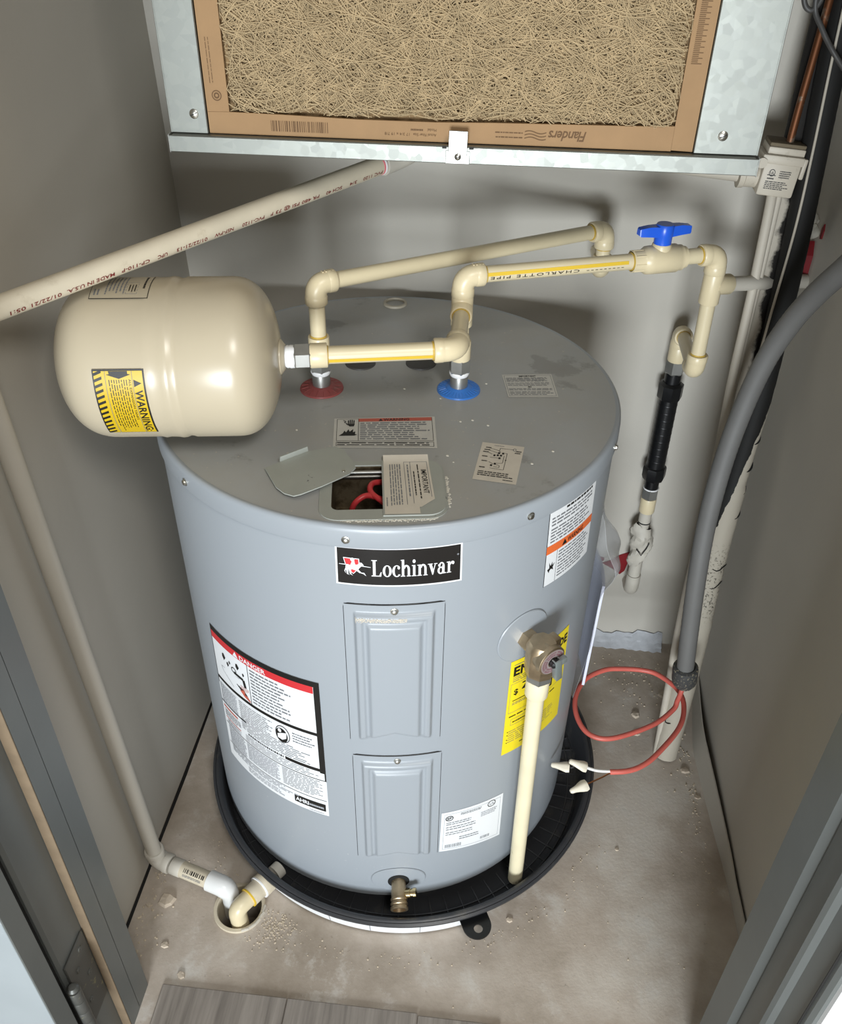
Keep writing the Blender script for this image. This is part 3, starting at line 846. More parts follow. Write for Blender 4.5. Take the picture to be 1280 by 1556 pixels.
# second block: read-the-manual disc and print
st.disc(0.130, 0.1535, 0.0118, 0.0175, 'ink', 1, 28)
st.disc(0.130, 0.1535, 0.0106, 0.0160, 'white', 2, 28); st.disc(0.1285, 0.151, 0.0098, 0.0150, 'ink', 3, 28)
st.disc(0.126, 0.1605, 0.0028, 0.004, 'white', 4, 12); st.poly([(0.122, 0.152), (0.130, 0.157), (0.137, 0.160), (0.136, 0.148), (0.129, 0.142), (0.122, 0.144)], 'white', 4)
st.words(0.146, 0.146, x1-0.012, 0.168, 4, 'greyink', 2, seed=12, fill=0.4)
st.words(0.004, 0.128, 0.046, 0.170, 11, 'paleink', 2, seed=13, ragged=0.1)
st.words(0.050, 0.136, 0.115, 0.170, 8, 'greyink', 2, seed=14, fill=0.33)
st.words(0.050, 0.108, x1-0.014, 0.136, 7, 'greyink', 2, seed=15, fill=0.36)
st.rect(0, 0.1255, 0.060, 0.1285, 'ink', 1)
st.words(0.062, 0.1005, 0.128, 0.1065, 1, 'ink', 2, seed=20, fill=0.75, ragged=0, wl=(0.015, 0.05))
st.rect(0.130, 0.1000, x1, 0.1065, 'ink', 1)
st.rect(0.004, 0.0805, x1, 0.0820, 'ink', 1); st.rect(x1-0.0022, 0.081, x1, 0.105, 'ink', 1)
st.rect(0.004, 0.1165, 0.040, 0.1205, 'dullred', 1); st.rect(0.006, 0.0935, 0.044, 0.0955, 'dullred', 1)
st.words(0.006, 0.098, 0.046, 0.114, 4, 'greyink', 2, seed=31, fill=0.4)
st.words(0.010, 0.084, 0.046, 0.092, 3, 'paleink', 2, seed=32)
st.words(0.055, 0.0840, x1-0.006, 0.099, 4, 'greyink', 2, seed=35, fill=0.3)
st.words(0.010, 0.036, 0.052, 0.079, 12, 'paleink', 2, seed=33, ragged=0.1)
st.words(0.055, 0.040, 0.118, 0.079, 12, 'paleink', 2, seed=34, fill=0.5, ragged=0.1)
st.words(0.122, 0.040, x1-0.004, 0.079, 11, 'greyink', 2, seed=36, fill=0.32)
st.rect(0.004, 0.0340, x1-0.002, 0.0352, 'ink', 1)
st.words(0.012, 0.020, x1-0.045, 0.033, 4, 'paleink', 2, seed=37, fill=0.5)
st.words(0.05, 0.006, 0.125, 0.018, 3, 'paleink', 2, seed=38, fill=0.45)
st.rect(x1-0.053, 0.0095, x1-0.004, 0.0260, 'ink', 2)
st.text('AHRI', x1-0.0510, 0.0135, 0.0115, 'white', 3, bold=0.03, fit=0.021)
st.words(x1-0.0290, 0.0125, x1-0.007, 0.0205, 1, 'paleink', 3, seed=40, fill=0.6, ragged=0)
st.words(x1-0.030, 0.002, x1-0.005, 0.005, 1, 'paleink', 2, seed=41)
st.build('danger_label', heater, label='large white and red DANGER label')

# warning label high on the right flank
bw = R(18.4)*RJ; bh = 0.1225
st = Sticker(bw, bh, on_cyl(45.5, 44.6, 64.4, 62.9, 0.6105, 0.7315, 0.6065, 0.7305), ['white', 'ink', 'orange', 'greyink'], 0.010)
st.base('ink'); st.rect(0.0008, 0.0006, bw-0.0004, bh-0.0006, 'white', 1)
st.rect(0.0, 0.0525, bw-0.0004, 0.0655, 'orange', 2)
st.triangle(0.0325, 0.0545, 0.0085, 'ink', 3); st.text('WARNING', 0.0385, 0.0550, 0.0105, 'ink', 3, bold=0.02, fit=0.034)
st.rect(0.0195, 0.0012, 0.0201, 0.0525, 'ink', 2)
st.words(0.030, 0.110, bw-0.010, 0.1165, 1, 'ink', 2, seed=3, fill=0.55, ragged=0)
st.words(0.005, 0.094, bw-0.005, 0.109, 3, 'greyink', 2, seed=4, fill=0.5)
st.words(0.005, 0.068, bw-0.005, 0.092, 5, 'greyink', 2, seed=5, fill=0.5)
st.words(0.023, 0.005, bw-0.006, 0.050, 9, 'greyink', 2, seed=6, fill=0.45)
st.poly([(0.004, 0.027), (0.0075, 0.0285), (0.0065, 0.038), (0.0095, 0.031), (0.0125, 0.037), (0.0125, 0.031), (0.0165, 0.034), (0.0135, 0.028), (0.0145, 0.0235), (0.0105, 0.0265), (0.008, 0.0245), (0.007, 0.021)], 'ink', 3)
st.build('warning_label', heater, label='white side label with an orange WARNING band')

# yellow energy guide behind the drain tube
bw = R(23.2)*RJ; bh = 0.192
st = Sticker(bw, bh, on_cyl(37.8, 37.9, 62.1, 60.4, 0.3150, 0.5030, 0.3000, 0.4930), ['yellow', 'ink', 'greyink'], 0.010)
st.base('yellow')
st.text('EN', 0.006, 0.163, 0.0235, 'ink', 2, bold=0.035); st.text('ERGY GU', 0.032, 0.163, 0.0235, 'ink', 2, bold=0.035, fit=0.062)
st.text('IDE', bw-0.030, 0.163, 0.0235, 'ink', 2, bold=0.035, fit=0.027)
st.words(0.006, 0.181, bw-0.006, 0.186, 1, 'greyink', 2, seed=2, fill=0.25)
st.words(0.006, 0.150, bw-0.006, 0.161, 3, 'greyink', 2, seed=3, fill=0.25)
st.frame(0.004, 0.088, bw-0.006, 0.147, 0.0005, 'greyink')
st.text('$', 0.010, 0.124, 0.0150, 'ink', 2, bold=0.02); st.text('4', 0.024, 0.124, 0.024, 'ink', 2, bold=0.02)
st.words(0.024, 0.139, 0.060, 0.145, 1, 'ink', 2, seed=8, fill=0.4)
st.rect(0.009, 0.1115, 0.050, 0.1127, 'ink', 2)
st.words(0.009, 0.103, 0.050, 0.109, 2, 'greyink', 2, seed=9, fill=0.35)
st.words(0.064, 0.128, bw-0.008, 0.142, 3, 'greyink', 2, seed=10, fill=0.3)
st.rect(0.070, 0.094, 0.090, 0.110, 'ink', 2); st.rect(0.073, 0.099, 0.086, 0.101, 'yellow', 3); st.rect(0.073, 0.104, 0.087, 0.106, 'yellow', 3)
st.words(0.006, 0.078, bw-0.012, 0.082, 1, 'ink', 2, seed=11, fill=0.5)
st.frame(0.010, 0.060, 0.046, 0.073, 0.0005, 'greyink'); st.words(0.013, 0.064, 0.040, 0.069, 1, 'ink', 3, seed=12, fill=0.4)
st.words(0.008, 0.022, bw-0.016, 0.050, 6, 'greyink', 2, seed=13, fill=0.2)
for z_ in (0.047, 0.040, 0.030, 0.0235): st.rect(0.0055, z_, 0.0072, z_+0.0017, 'ink', 2)
st.words(0.030, 0.012, 0.045, 0.016, 1, 'ink', 2, seed=14, fill=0.5)
st.build('energy_label', heater, label='bright yellow energy guide label')

# rating plate low on the front right
bw = R(19.4)*RJ; bh = 0.1
st = Sticker(bw, bh, on_cyl(20.6, 20.9, 40.4, 40.1, 0.1330, 0.2290, 0.1120, 0.2200), ['white', 'ink', 'greyink', 'paleink'], 0.010)
st.base('white'); st.frame(0.0045, 0.0050, bw-0.0045, bh-0.0055, 0.0006, 'paleink')
st.disc(0.0125, 0.084, 0.0062, 0.0062, 'ink', 2, 20, inner=0.78); st.text('SP', 0.0088, 0.0813, 0.0075, 'ink', 2, bold=0.02)
st.disc(bw-0.021, 0.089, 0.0072, 0.0070, 'ink', 2, 20, inner=0.84); st.text('UL', bw-0.0245, 0.0862, 0.0078, 'greyink', 2)
st.words(0.030, 0.086, 0.064, 0.092, 2, 'greyink', 2, seed=1, fill=0.5, ragged=0)
st.words(0.008, 0.066, 0.060, 0.075, 2, 'greyink', 2, seed=2, fill=0.35)
st.words(0.064, 0.066, bw-0.008, 0.078, 3, 'paleink', 2, seed=3, fill=0.45)
st.words(0.008, 0.053, 0.058, 0.064, 2, 'greyink', 2, seed=4, fill=0.3, wl=(0.08, 0.12))
st.words(0.008, 0.040, 0.058, 0.050, 2, 'greyink', 2, seed=5, fill=0.3, wl=(0.08, 0.12))
st.words(0.030, 0.024, 0.062, 0.034, 2, 'greyink', 2, seed=6, fill=0.35, ragged=0)
st.bars(0.008, 0.0085, 0.034, 0.0165, 'greyink', 2, 16, 4); st.bars(0.066, 0.0105, 0.082, 0.0165, 'greyink', 2, 12, 5)
st.build('rating_plate', heater, label='white rating plate with rounded corners')

# ---- stickers on the lid
st = Sticker(0.128, 0.066, on_lid((-0.0482, -0.1545), (0.0765, -0.1405), (-0.0585, -0.0880), (0.0665, -0.0670)), ['dustpaper', 'ink', 'dullred', 'greyink'])
st.base('dustpaper')
st.frame(0.0035, 0.0145, 0.1245, 0.0640, 0.0006, 'ink'); st.frame(0.0035, 0.003, 0.1245, 0.0125, 0.0006, 'ink')
st.rect(0.0310, 0.0570, 0.1240, 0.0640, 'dullred', 2); st.rect(0.0306, 0.0145, 0.0312, 0.064, 'ink', 2)
st.triangle(0.0590, 0.0578, 0.0050, 'ink', 3); st.text('WARNING', 0.0625, 0.0580, 0.0070, 'ink', 3, bold=0.02, fit=0.033)
st.words(0.0330, 0.0165, 0.1220, 0.0555, 9, 'greyink', 2, seed=4, fill=0.5, ragged=0.3)
st.words(0.0050, 0.0040, 0.1220, 0.0118, 2, 'ink', 2, seed=5, fill=0.45, ragged=0.05)
for k in range(4): st.line([(0.0182+k*0.0022, 0.0520), (0.0180+k*0.0024, 0.0605+0.001*(k in (1, 2)))], 0.0015, 'ink', 2)
st.poly([(0.0172, 0.0520), (0.0262, 0.0520), (0.0250, 0.0465), (0.0195, 0.0465)], 'ink', 2); st.line([(0.0155, 0.0525), (0.0190, 0.0490)], 0.0016, 'ink', 2)
st.line([(0.0115, 0.0608), (0.0150, 0.0580), (0.0128, 0.0560), (0.0168, 0.0530)], 0.0010, 'ink', 2)
st.poly([(0.0065, 0.0255), (0.0115, 0.0310), (0.0135, 0.0370), (0.0155, 0.0330), (0.0185, 0.0400), (0.0200, 0.0345), (0.0245, 0.0405), (0.0240, 0.0330), (0.0270, 0.0350), (0.0268, 0.0290), (0.0295, 0.0280), (0.0260, 0.0258)], 'ink', 2)
st.build('lid_warning_label', heater, label='white label with flame symbol and red WARNING band')

st = Sticker(0.070, 0.063, on_lid((0.1589, -0.0056), (0.2246, 0.0027), (0.1485, 0.0555), (0.2161, 0.0661)), ['dustpaper', 'ink', 'greyink'])
st.base('dustpaper'); st.frame(0.002, 0.003, 0.068, 0.060, 0.0005, 'greyink')
st.text('IMPORTANT', 0.035, 0.0555, 0.0052, 'ink', 2, align='C', bold=0.02, fit=0.024)
st.words(0.004, 0.042, 0.066, 0.054, 4, 'greyink', 2, seed=6, fill=0.5, ragged=0.1)
st.words(0.004, 0.030, 0.066, 0.040, 3, 'greyink', 2, seed=7, fill=0.4, ragged=0.15)
st.text('40', 0.031, 0.0255, 0.0055, 'ink', 2, bold=0.02)
st.words(0.004, 0.018, 0.066, 0.024, 2, 'greyink', 2, seed=8, fill=0.5, ragged=0.1)
st.words(0.004, 0.005, 0.066, 0.016, 3, 'greyink', 2, seed=9, fill=0.45, ragged=0.2)
st.build('lid_notice_label', heater, label='small printed label behind the blue ring')

st = Sticker(0.0530, 0.082, on_lid((0.1220, -0.2000), (0.1720, -0.2060), (0.1300, -0.1200), (0.1810, -0.1250)), ['warmwhite', 'ink', 'greyink'])
st.base('warmwhite')
k_ = 0.00055
for pts in ([(0.012, 0.070), (0.022, 0.067), (0.026, 0.063)], [(0.010, 0.066), (0.020, 0.062), (0.024, 0.060)], [(0.010, 0.061), (0.016, 0.057)], [(0.014, 0.050), (0.026, 0.050)],
            [(0.014, 0.040), (0.020, 0.036)], [(0.017, 0.027), (0.034, 0.026), (0.034, 0.062), (0.028, 0.062)], [(0.024, 0.072), (0.024, 0.066)], [(0.024, 0.072), (0.041, 0.072)],
            [(0.031, 0.056), (0.031, 0.040), (0.022, 0.038)], [(0.022, 0.036), (0.028, 0.034), (0.028, 0.030), (0.021, 0.031)]):
    st.line(pts, k_, 'ink')
st.disc(0.042, 0.072, 0.0022, 0.003, 'greyink', 2, 14, inner=0.7); st.disc(0.034, 0.047, 0.0008, 0.0012, 'ink', 2, 10)
for (a, b) in ((0.024, 0.061), (0.029, 0.061), (0.023, 0.056), (0.027, 0.056), (0.019, 0.055), (0.026, 0.050), (0.022, 0.037), (0.018, 0.033)): st.rect(a-0.0013, b-0.0018, a+0.0013, b+0.0018, 'ink', 2)
for (a, b) in ((0.009, 0.071), (0.008, 0.066), (0.007, 0.061), (0.007, 0.051), (0.008, 0.041), (0.007, 0.027), (0.047, 0.069), (0.046, 0.065)): st.words(a-0.003, b-0.0015, a+0.004, b+0.0015, 1, 'ink', 2, seed=int(a*999+b*999), fill=0.7, ragged=0)
st.words(0.004, 0.009, 0.050, 0.020, 3, 'ink', 2, seed=2, fill=0.5, ragged=0.2)
st.words(0.036, 0.004, 0.049, 0.007, 1, 'ink', 2, seed=3)
st.words(0.016, 0.076, 0.030, 0.078, 1, 'greyink', 2, seed=9)
st.build('wiring_diagram_label', heater, label='tilted buff label with a wiring diagram')

# ---- junction box recess in the lid
jb = MB()
zb_ = H-0.058
n = len(HOLE)
vs = [lidpt(u, v, H-0.0002) for u, v in HOLE]+[lidpt(u, v, zb_) for u, v in HOLE]
fs = [[(i+1) % n, i, n+i, n+(i+1) % n] for i in range(n)]+[list(range(n, 2*n))]
jbo = jb.raw(vs, fs).build('junction_box', 'boxsteel', heater, 30, fixn=False, label='open dusty wiring recess in the lid')
# raised flange round the opening
fo = rrect(-0.084, -0.290, 0.0575, -0.178, 0.022, 8)
def flange():
    bm = bmesh.new(); zf = H+0.0016
    a = [bm.verts.new(lidpt(u, v, zf)) for u, v in fo]; b = [bm.verts.new(lidpt(u, v, zf)) for u, v in HOLE]
    es = [bm.edges.new((a[i], a[(i+1) % len(a)])) for i in range(len(a))]+[bm.edges.new((b[i], b[(i+1) % len(b)])) for i in range(len(b))]
    bmesh.ops.triangle_fill(bm, edges=es, use_beauty=True)
    for L_ in (a, b):
        lo = [bm.verts.new((v.co.x, v.co.y, H-0.0003)) for v in L_]
        for i in range(len(L_)): bm.faces.new((L_[i], L_[(i+1) % len(L_)], lo[(i+1) % len(L_)], lo[i]))
    bm.verts.index_update()
    mb = MB().raw([v.co.copy() for v in bm.verts], [[v.index for v in f.verts] for f in bm.faces]); bm.free()
    return mb.build('flange', 'coverplate', jbo, 30)
flange()
for (v_, z_) in ((-0.1925, H-0.004), (-0.1895, H-0.012)):
    MB().tube([lidpt(-0.066, v_, z_), lidpt(0.01, v_, z_)], 0.0022, 10).build('box_lip', 'steel', jbo, 50)
MB().lathe([(0, 0), (0.021, 0), (0.021, 0.003), (0.014, 0.004), (0.012, -0.001), (0, -0.001)], lidpt(-0.048, -0.226, zb_+0.0005), seg=24).build('knockout', 'blackplas', jbo, 40)
MB().tube(catmull([lidpt(-0.049, -0.226, zb_+0.004), lidpt(-0.050, -0.232, H-0.034), lidpt(-0.045, -0.236, H-0.016), lidpt(-0.032, -0.232, H-0.009), lidpt(-0.016, -0.238, H-0.010), lidpt(0.010, -0.248, H-0.018)], 8), 0.0034, 12).build('wire', 'wirered', jbo, 50, label='red wire')
MB().tube(catmull([lidpt(0.004, -0.256, H-0.016), lidpt(-0.014, -0.244, H-0.009), lidpt(-0.027, -0.228, H-0.007), lidpt(-0.025, -0.210, H-0.008), lidpt(-0.010, -0.202, H-0.012), lidpt(0.012, -0.200, H-0.016)], 8), 0.0034, 12).build('wire', 'wirered', jbo, 50, label='red wire')
MB().tube(catmull([lidpt(-0.040, -0.256, zb_+0.004), lidpt(-0.044, -0.252, H-0.045), lidpt(-0.030, -0.244, H-0.040), lidpt(0.0, -0.250, H-0.036), lidpt(0.02, -0.246, H-0.04)], 8), 0.0032, 12).build('wire', 'wireblack', jbo, 50, label='black wire')
MB().lathe([(0, 0), (0.006, 0), (0.006, 0.003), (0.003, 0.004), (0, 0.0035)], lidpt(-0.006, -0.262, zb_+0.0005), seg=10).build('ground_screw', 'wireblack', jbo, 40)
# half cover plate still in place on the right
hc = [(u, v) for u, v in rrect(-0.014, -0.286, 0.0555, -0.1795, 0.020, 8)]
hc = [(max(u, -0.014), v) for u, v in hc if u > -0.0139+0.020 or True]
hc2 = []
for (u, v) in hc:
    if u < 0.006: u = -0.014; v = -0.286 if v < -0.23 else -0.1795
    if not hc2 or (abs(hc2[-1][0]-u)+abs(hc2[-1][1]-v)) > 1e-6: hc2.append((u, v))
if abs(hc2[0][0]-hc2[-1][0])+abs(hc2[0][1]-hc2[-1][1]) < 1e-6: hc2.pop()
cp = MB().prism([lidpt(u, v, H+0.0018) for u, v in hc2], (0, 0, 1), 0.0016).build('cover_half', 'coverplate', heater, 30, label='half cover plate over the wiring recess')
def jbfn(s, t, lay):
    u = -0.012+(0.0405+0.012)*s+(0.004)*(1-t)*s; v = -0.2845+(0.2845-0.1735)*t
    curl = 0.0030*max(0, (t-0.82)/0.18)**2+0.0035*max(0, (s-0.75)/0.25)**2*max(0, 0.25-t)*4
    return lidpt(u, v, H+0.0039+curl+lay*0.0002)
st = Sticker(0.053, 0.111, jbfn, ['warmwhite', 'ink', 'greyink'], 0.005)
for (a, b, c, d) in ((0, 0.012, 0.038, 0.111), (0.038, 0.026, 0.053, 0.111)): st.rect(a, b, c, d, 'warmwhite', 0)
st.poly([(0.038, 0.026), (0.038, 0.012), (0.053, 0.026)], 'warmwhite', 0)
st.rect(0, 0, 0.036, 0.012, 'warmwhite', 0)
vs_, fs_, wd_ = text_mesh('IMPORTANT', 0.01, 1.0, 0.0)
st._put([(0.0425+b*0.0085, 0.0835-a*(0.047/wd_)) for a, b in vs_], fs_, 'ink', 2)
st.words(0.0375, 0.020, 0.0405, 0.094, 1, 'ink', 2, rot90=True, seed=2, fill=0.45, ragged=0.1)
st.words(0.0325, 0.032, 0.0355, 0.080, 1, 'ink', 2, rot90=True, seed=3, fill=0.45, ragged=0.1)
st.words(0.0260, 0.030, 0.0290, 0.094, 1, 'greyink', 2, rot90=True, seed=4, fill=0.5, ragged=0.1)
for (a, b, c, d) in ((0.0235, 0.016, 0.0240, 0.099), (0.0305, 0.018, 0.0310, 0.099), (0.0500, 0.03, 0.0505, 0.099), (0.0235, 0.0985, 0.0505, 0.099)): st.rect(a, b, c, d, 'greyink', 2)
st.words(0.006, 0.014, 0.020, 0.095, 5, 'greyink', 2, rot90=True, seed=5, fill=0.45, ragged=0.05)
st.words(0.0015, 0.010, 0.004, 0.030, 1, 'greyink', 2, rot90=True, seed=6, fill=0.5)
st.build('instruction_sheet', cp, label='buff paper sheet reading IMPORTANT sideways')
# crumbs of dried foam along the flange
mb = MB(); rr = random.Random(9)
for k in range(520):
    if rr.random() < 0.75: u = rr.uniform(-0.06, 0.054); v = -0.2905+rr.gauss(0, 0.0011)+0.018*max(0, (u-0.035)/0.02)**2
    else: u = 0.0585+abs(rr.gauss(0, 0.0015)); v = rr.uniform(-0.27, -0.21)
    if math.hypot(u, v) > 0.2965: continue
    s = rr.uniform(0.0004, 0.0012)
    mb.lathe([(s, 0), (s*0.7, s*0.6), (0, s*0.9)], lidpt(u, v, H), (rr.uniform(-.2, .2), rr.uniform(-.2, .2), 1), seg=5)
o = mb.build('foam_crumbs', 'caulk', heater, 0); o['kind'] = 'stuff'
mb = MB()
for (u, v) in ((0.128, 0.028), (-0.03, -0.1), (0.10, -0.075), (0.115, -0.07), (0.135, -0.08), (0.02, 0.0), (0.055, -0.085), (-0.15, -0.13), (0.09, -0.155), (0.098, -0.168), (0.215, -0.13), (0.19, -0.16), (-0.10, -0.12), (0.07, -0.02)):
    s = rr.uniform(0.0008, 0.0021)
    mb.lathe([(s, 0), (s*0.8, s*0.4), (0, s*0.6)], (u, v, H), (0.1, 0.1, 1), seg=6)
o = mb.build('lid_crumbs', 'caulk', heater, 0); o['kind'] = 'stuff'

# ---- lid fittings: two dip tube nipples with coloured rings, plug ring, two dark caps
RED = Vector((-0.0895, -0.012, H)); BLU = Vector((0.092, 0.007, H))
for P, m_, lb in ((RED, 'redplas', 'red ring at the hot outlet'), (BLU, 'blueplas', 'blue ring at the cold inlet')):
    mb = MB().lathe([(0.0290, 0), (0.0285, 0.0022), (0.0160, 0.0048), (0.0135, 0.0065), (0.0115, 0.0065)], P, seg=40)
    for k in range(34):
        a = 2*PI*k/34; d = Vector((math.cos(a), math.sin(a), 0))
        if P is BLU or k % 2: mb.tube([P+d*0.018+Vector((0, 0, 0.0043)), P+d*0.0265+Vector((0, 0, 0.0026))], 0.0006, 5)
    g = mb.build('inlet_ring', m_, heater, 40, label=lb)
    MB().lathe([(0.0118, 0), (0.0118, 0.024), (0.0105, 0.027)], P, seg=28).build('nipple', 'steel', heater, 40)
    MB().lathe([(0.0120, 0.0225), (0.0135, 0.0262), (0.0130, 0.0285), (0.0100, 0.0295)], P, seg=24).build('thread_tape', 'tape', heater, 40)
MB().lathe([(0.0190, 0), (0.0185, 0.0030), (0.0150, 0.0036), (0.0140, -0.001), (0, -0.001)], (-0.027, 0.272, H), seg=32).build('plug_ring', ['capwhite'], heater, 40)
for (x, y) in ((-0.0497, 0.0653), (0.0344, 0.0761)):
    MB().lathe([(0.0215, 0), (0.021, 0.0018), (0.018, 0.0024), (0, 0.0020)], (x, y, H), seg=28).build('lid_cap', 'greycap', heater, 40)

# ---- relief valve on the right flank
tv = R(41.6); nv_ = Vector((math.sin(tv), -math.cos(tv), 0)); tg = Vector((math.cos(tv), math.sin(tv), 0)); up = Vector((0, 0, 1))
def ondisc(tc, zc, rx, rz, mt, name, lay=0, th=0.0012):
    mb = MB(); n = 40; vs = []; fs = []
    for k in range(n): 
        a = 2*PI*k/n; vs.append(cyl(tc+rx*math.cos(a)/RJ, zc+rz*math.sin(a), RJ+0.0008))
    for k in range(n):
        a = 2*PI*k/n; vs.append(cyl(tc+rx*0.97*math.cos(a)/RJ, zc+rz*0.97*math.sin(a), RJ+0.0008+th))
    for q in (0.72, 0.4):
        for k in range(n):
            a = 2*PI*k/n; vs.append(cyl(tc+rx*q*math.cos(a)/RJ, zc+rz*q*math.sin(a), RJ+0.0008+th))
    for j in range(3):
        for k in range(n): fs.append([j*n+k, j*n+(k+1) % n, (j+1)*n+(k+1) % n, (j+1)*n+k])
    fs.append(list(range(3*n, 4*n)))
    return mb.raw(vs, fs).build(name, mt, heater, 40)
ondisc(tv-0.012, 0.543, 0.0405, 0.0400, 'heater', 'escutcheon')
C0 = nv_*0.334+up*0.538
mb = MB()
mb.lathe([(0.0145, -0.034), (0.0145, -0.012), (0.013, -0.010), (0.013, 0)], C0, nv_, seg=6)              # hex neck
mb.lathe([(0.0165, -0.0360), (0.0190, -0.0345), (0.0190, -0.029), (0.0200, -0.027), (0.0200, 0.0125), (0.0165, 0.0175), (0, 0.018)], C0, up, seg=8)
mb.lathe([(0.016, 0), (0.0190, 0.004), (0.0190, 0.011), (0.0208, 0.0118), (0.0208, 0.0185), (0.0196, 0.0195), (0, 0.0195)], C0-up*0.001, nv_, seg=32)
mb.box(C0+tg*0.017+up*0.008, (0.016, 0.016, 0.016), Matrix((tg, nv_, up)).transposed(), 0.002)
valve = mb.build('relief_valve', 'brass', heater, 40, label='brown brass relief valve')
MB().lathe([(0.0165, -0.0045), (0.0165, -0.003), (0, -0.003)], C0-nv_*0.0265, nv_, seg=24).build('valve_opening', 'blackgap', valve, 40)
D0 = C0-up*0.001+nv_*0.0196
def tagfn(s, t, lay):
    a = 2*PI*s; r_ = 0.0075+0.0092*t
    return D0+(tg*math.cos(a)+up*math.sin(a))*r_+nv_*(0.0004+0.0002*lay)
mb = MB().lathe([(0.0186, 0), (0.0186, 0.0006), (0.0075, 0.0006), (0.0075, 0)], D0, nv_, seg=36)
M['tagpink'] = mat('valve_tag_foil', (205, 188, 186), 0.3, 0.6)
M['tagprint'] = mat('valve_tag_print', (165, 105, 118), 0.4, 0.4)
mb.build('valve_tag', 'tagpink', valve, 40, label='round printed metal tag')
mb = MB()
for k in range(46):
    a = 2*PI*k/46
    if k % 9 == 0: continue
    for (r0, r1) in ((0.0102, 0.0128), (0.0142, 0.0166)):
        p = [D0+(tg*math.cos(a+da)+up*math.sin(a+da))*r_+nv_*0.0009 for da, r_ in ((0, r0), (0.07, r0), (0.07, r1), (0, r1))]
        mb.raw(p, [[0, 1, 2, 3]])
mb.build('tag_print', 'tagprint', valve, 0, fixn=False)
MB().lathe([(0.0062, 0), (0.0062, 0.006), (0.004, 0.008), (0, 0.008)], D0, nv_, seg=16).build('valve_stem', 'blackplas', valve, 40)
lv = MB()
rot = Matrix((tg, nv_, up)).transposed()
rl = rot @ Matrix.Rotation(R(-8), 3, 'Y')
lv.box(D0+nv_*0.0085+tg*0.004-up*0.010, (0.0095, 0.0030, 0.036), rl, 0.001)
lv.box(D0+nv_*0.0055+tg*0.0083-up*0.010, (0.0015, 0.0075, 0.034), rl, 0.0004)
lv.box(D0+nv_*0.0055-tg*0.0003-up*0.010, (0.0015, 0.0075, 0.034), rl, 0.0004)
lv.box(D0+nv_*0.006+tg*0.011+up*0.002, (0.010, 0.007, 0.009), rl, 0.001)
lv.build('lever', 'lever', valve, 40, label='grey steel test lever')
hexnut('adapter', C0-up*0.034, C0-up*0.0475, 0.0175, 'steel', valve)
# cream discharge tube below it
dt0 = C0-up*0.0475
socket('tube_socket', dt0, dt0-up*0.030, 0.0152, 'drain_pvc', valve)
ftb = Vector((0.2285, -0.2445, 0.017))
dt = MB().tube([dt0-up*0.028, ftb], 0.0113, 24).build('discharge_tube', 'drain_pvc', valve, 50, label='long cream discharge tube')
dd = (ftb-(dt0-up*0.028)).normalized()

# ---- drain valve low on the front
td = R(9.0); nd = Vector((math.sin(td), -math.cos(td), 0)); tgd = Vector((math.cos(td), math.sin(td), 0))
ondisc(td, 0.074, 0.042, 0.030, 'heater', 'escutcheon')
MB().lathe([(0.0165, 0), (0.0165, 0.0004), (0, 0.0004)], Vector(cyl(td, 0.071, RJ+0.0022)), nd, seg=28).build('valve_opening', 'blackgap', heater, 40)
q0 = Vector(cyl(td, 0.070, RJ-0.004)); ax = (nd-up*0.22).normalized()
mb = MB().lathe([(0.0110, 0), (0.0110, 0.016), (0.0118, 0.018), (0.0118, 0.030), (0.0128, 0.031), (0.0128, 0.0335), (0.0118, 0.0345), (0.0118, 0.0365), (0.0130, 0.0375), (0.0130, 0.0400), (0.0120, 0.0410), (0.0120, 0.0425), (0.0133, 0.0435), (0.0133, 0.0470), (0.0120, 0.0475), (0.0095, 0.0475), (0.0085, 0.034), (0.0040, 0.033), (0, 0.033)], q0, ax, seg=28)
dv = mb.build('drain_valve', 'brass', heater, 40, label='brass drain valve with threaded spout')
MB().lathe([(0.0075, 0), (0.0075, 0.012), (0.0060, 0.0125), (0.0060, 0.016), (0.0072, 0.0165), (0.0072, 0.021), (0, 0.022)], q0+ax*0.024+tgd*0.006, (tgd+up*0.25+nd*0.1), seg=16).build('valve_stem', 'brass_bright', dv, 40)
# ---- loose cover plate lying beside the recess
cpt = [(-0.1166, -0.2128), (-0.0940, -0.1905), (-0.0784, -0.1747), (-0.0439, -0.1604), (-0.0330, -0.1660), (-0.0175, -0.1900), (-0.0123, -0.2028), (-0.0175, -0.2160), (-0.0439, -0.2421), (-0.0640, -0.2590), (-0.0715, -0.2631), (-0.0830, -0.2590), (-0.0950, -0.2483), (-0.1080, -0.2270)]
def cz(x, y): return H+0.0030+0.055*max(0, x+0.085)*0.6+0.012*max(0, y+0.20)
vs = [(x, y, cz(x, y)) for x, y in cpt]; vs2 = [(x, y, z+0.0016) for x, y, z in vs]; n = len(cpt)
mb = MB().raw(vs+vs2, [list(range(n))[::-1], list(range(n, 2*n))]+[[i, (i+1) % n, n+(i+1) % n, n+i] for i in range(n)])
plate = tag(mb.build('cover_plate', 'coverplate', None, 30), 'loose grey metal cover plate lying askew left of the open wiring recess', 'cover plate')
a_ = Vector((-0.1020, -0.1985, cz(-0.102, -0.1985)+0.0016)); b_ = Vector((-0.0740, -0.1728, cz(-0.074, -0.1728)+0.0016)); d_ = (b_-a_).normalized(); nn = Vector((d_.y, -d_.x, 0))
MB().prism([a_, b_, b_-d_*0.001+nn*0.0008+Vector((0, 0, 0.0070)), a_+d_*0.001+nn*0.0008+Vector((0, 0, 0.0070))], -nn, 0.0014).build('tab', 'coverplate', plate, 0)
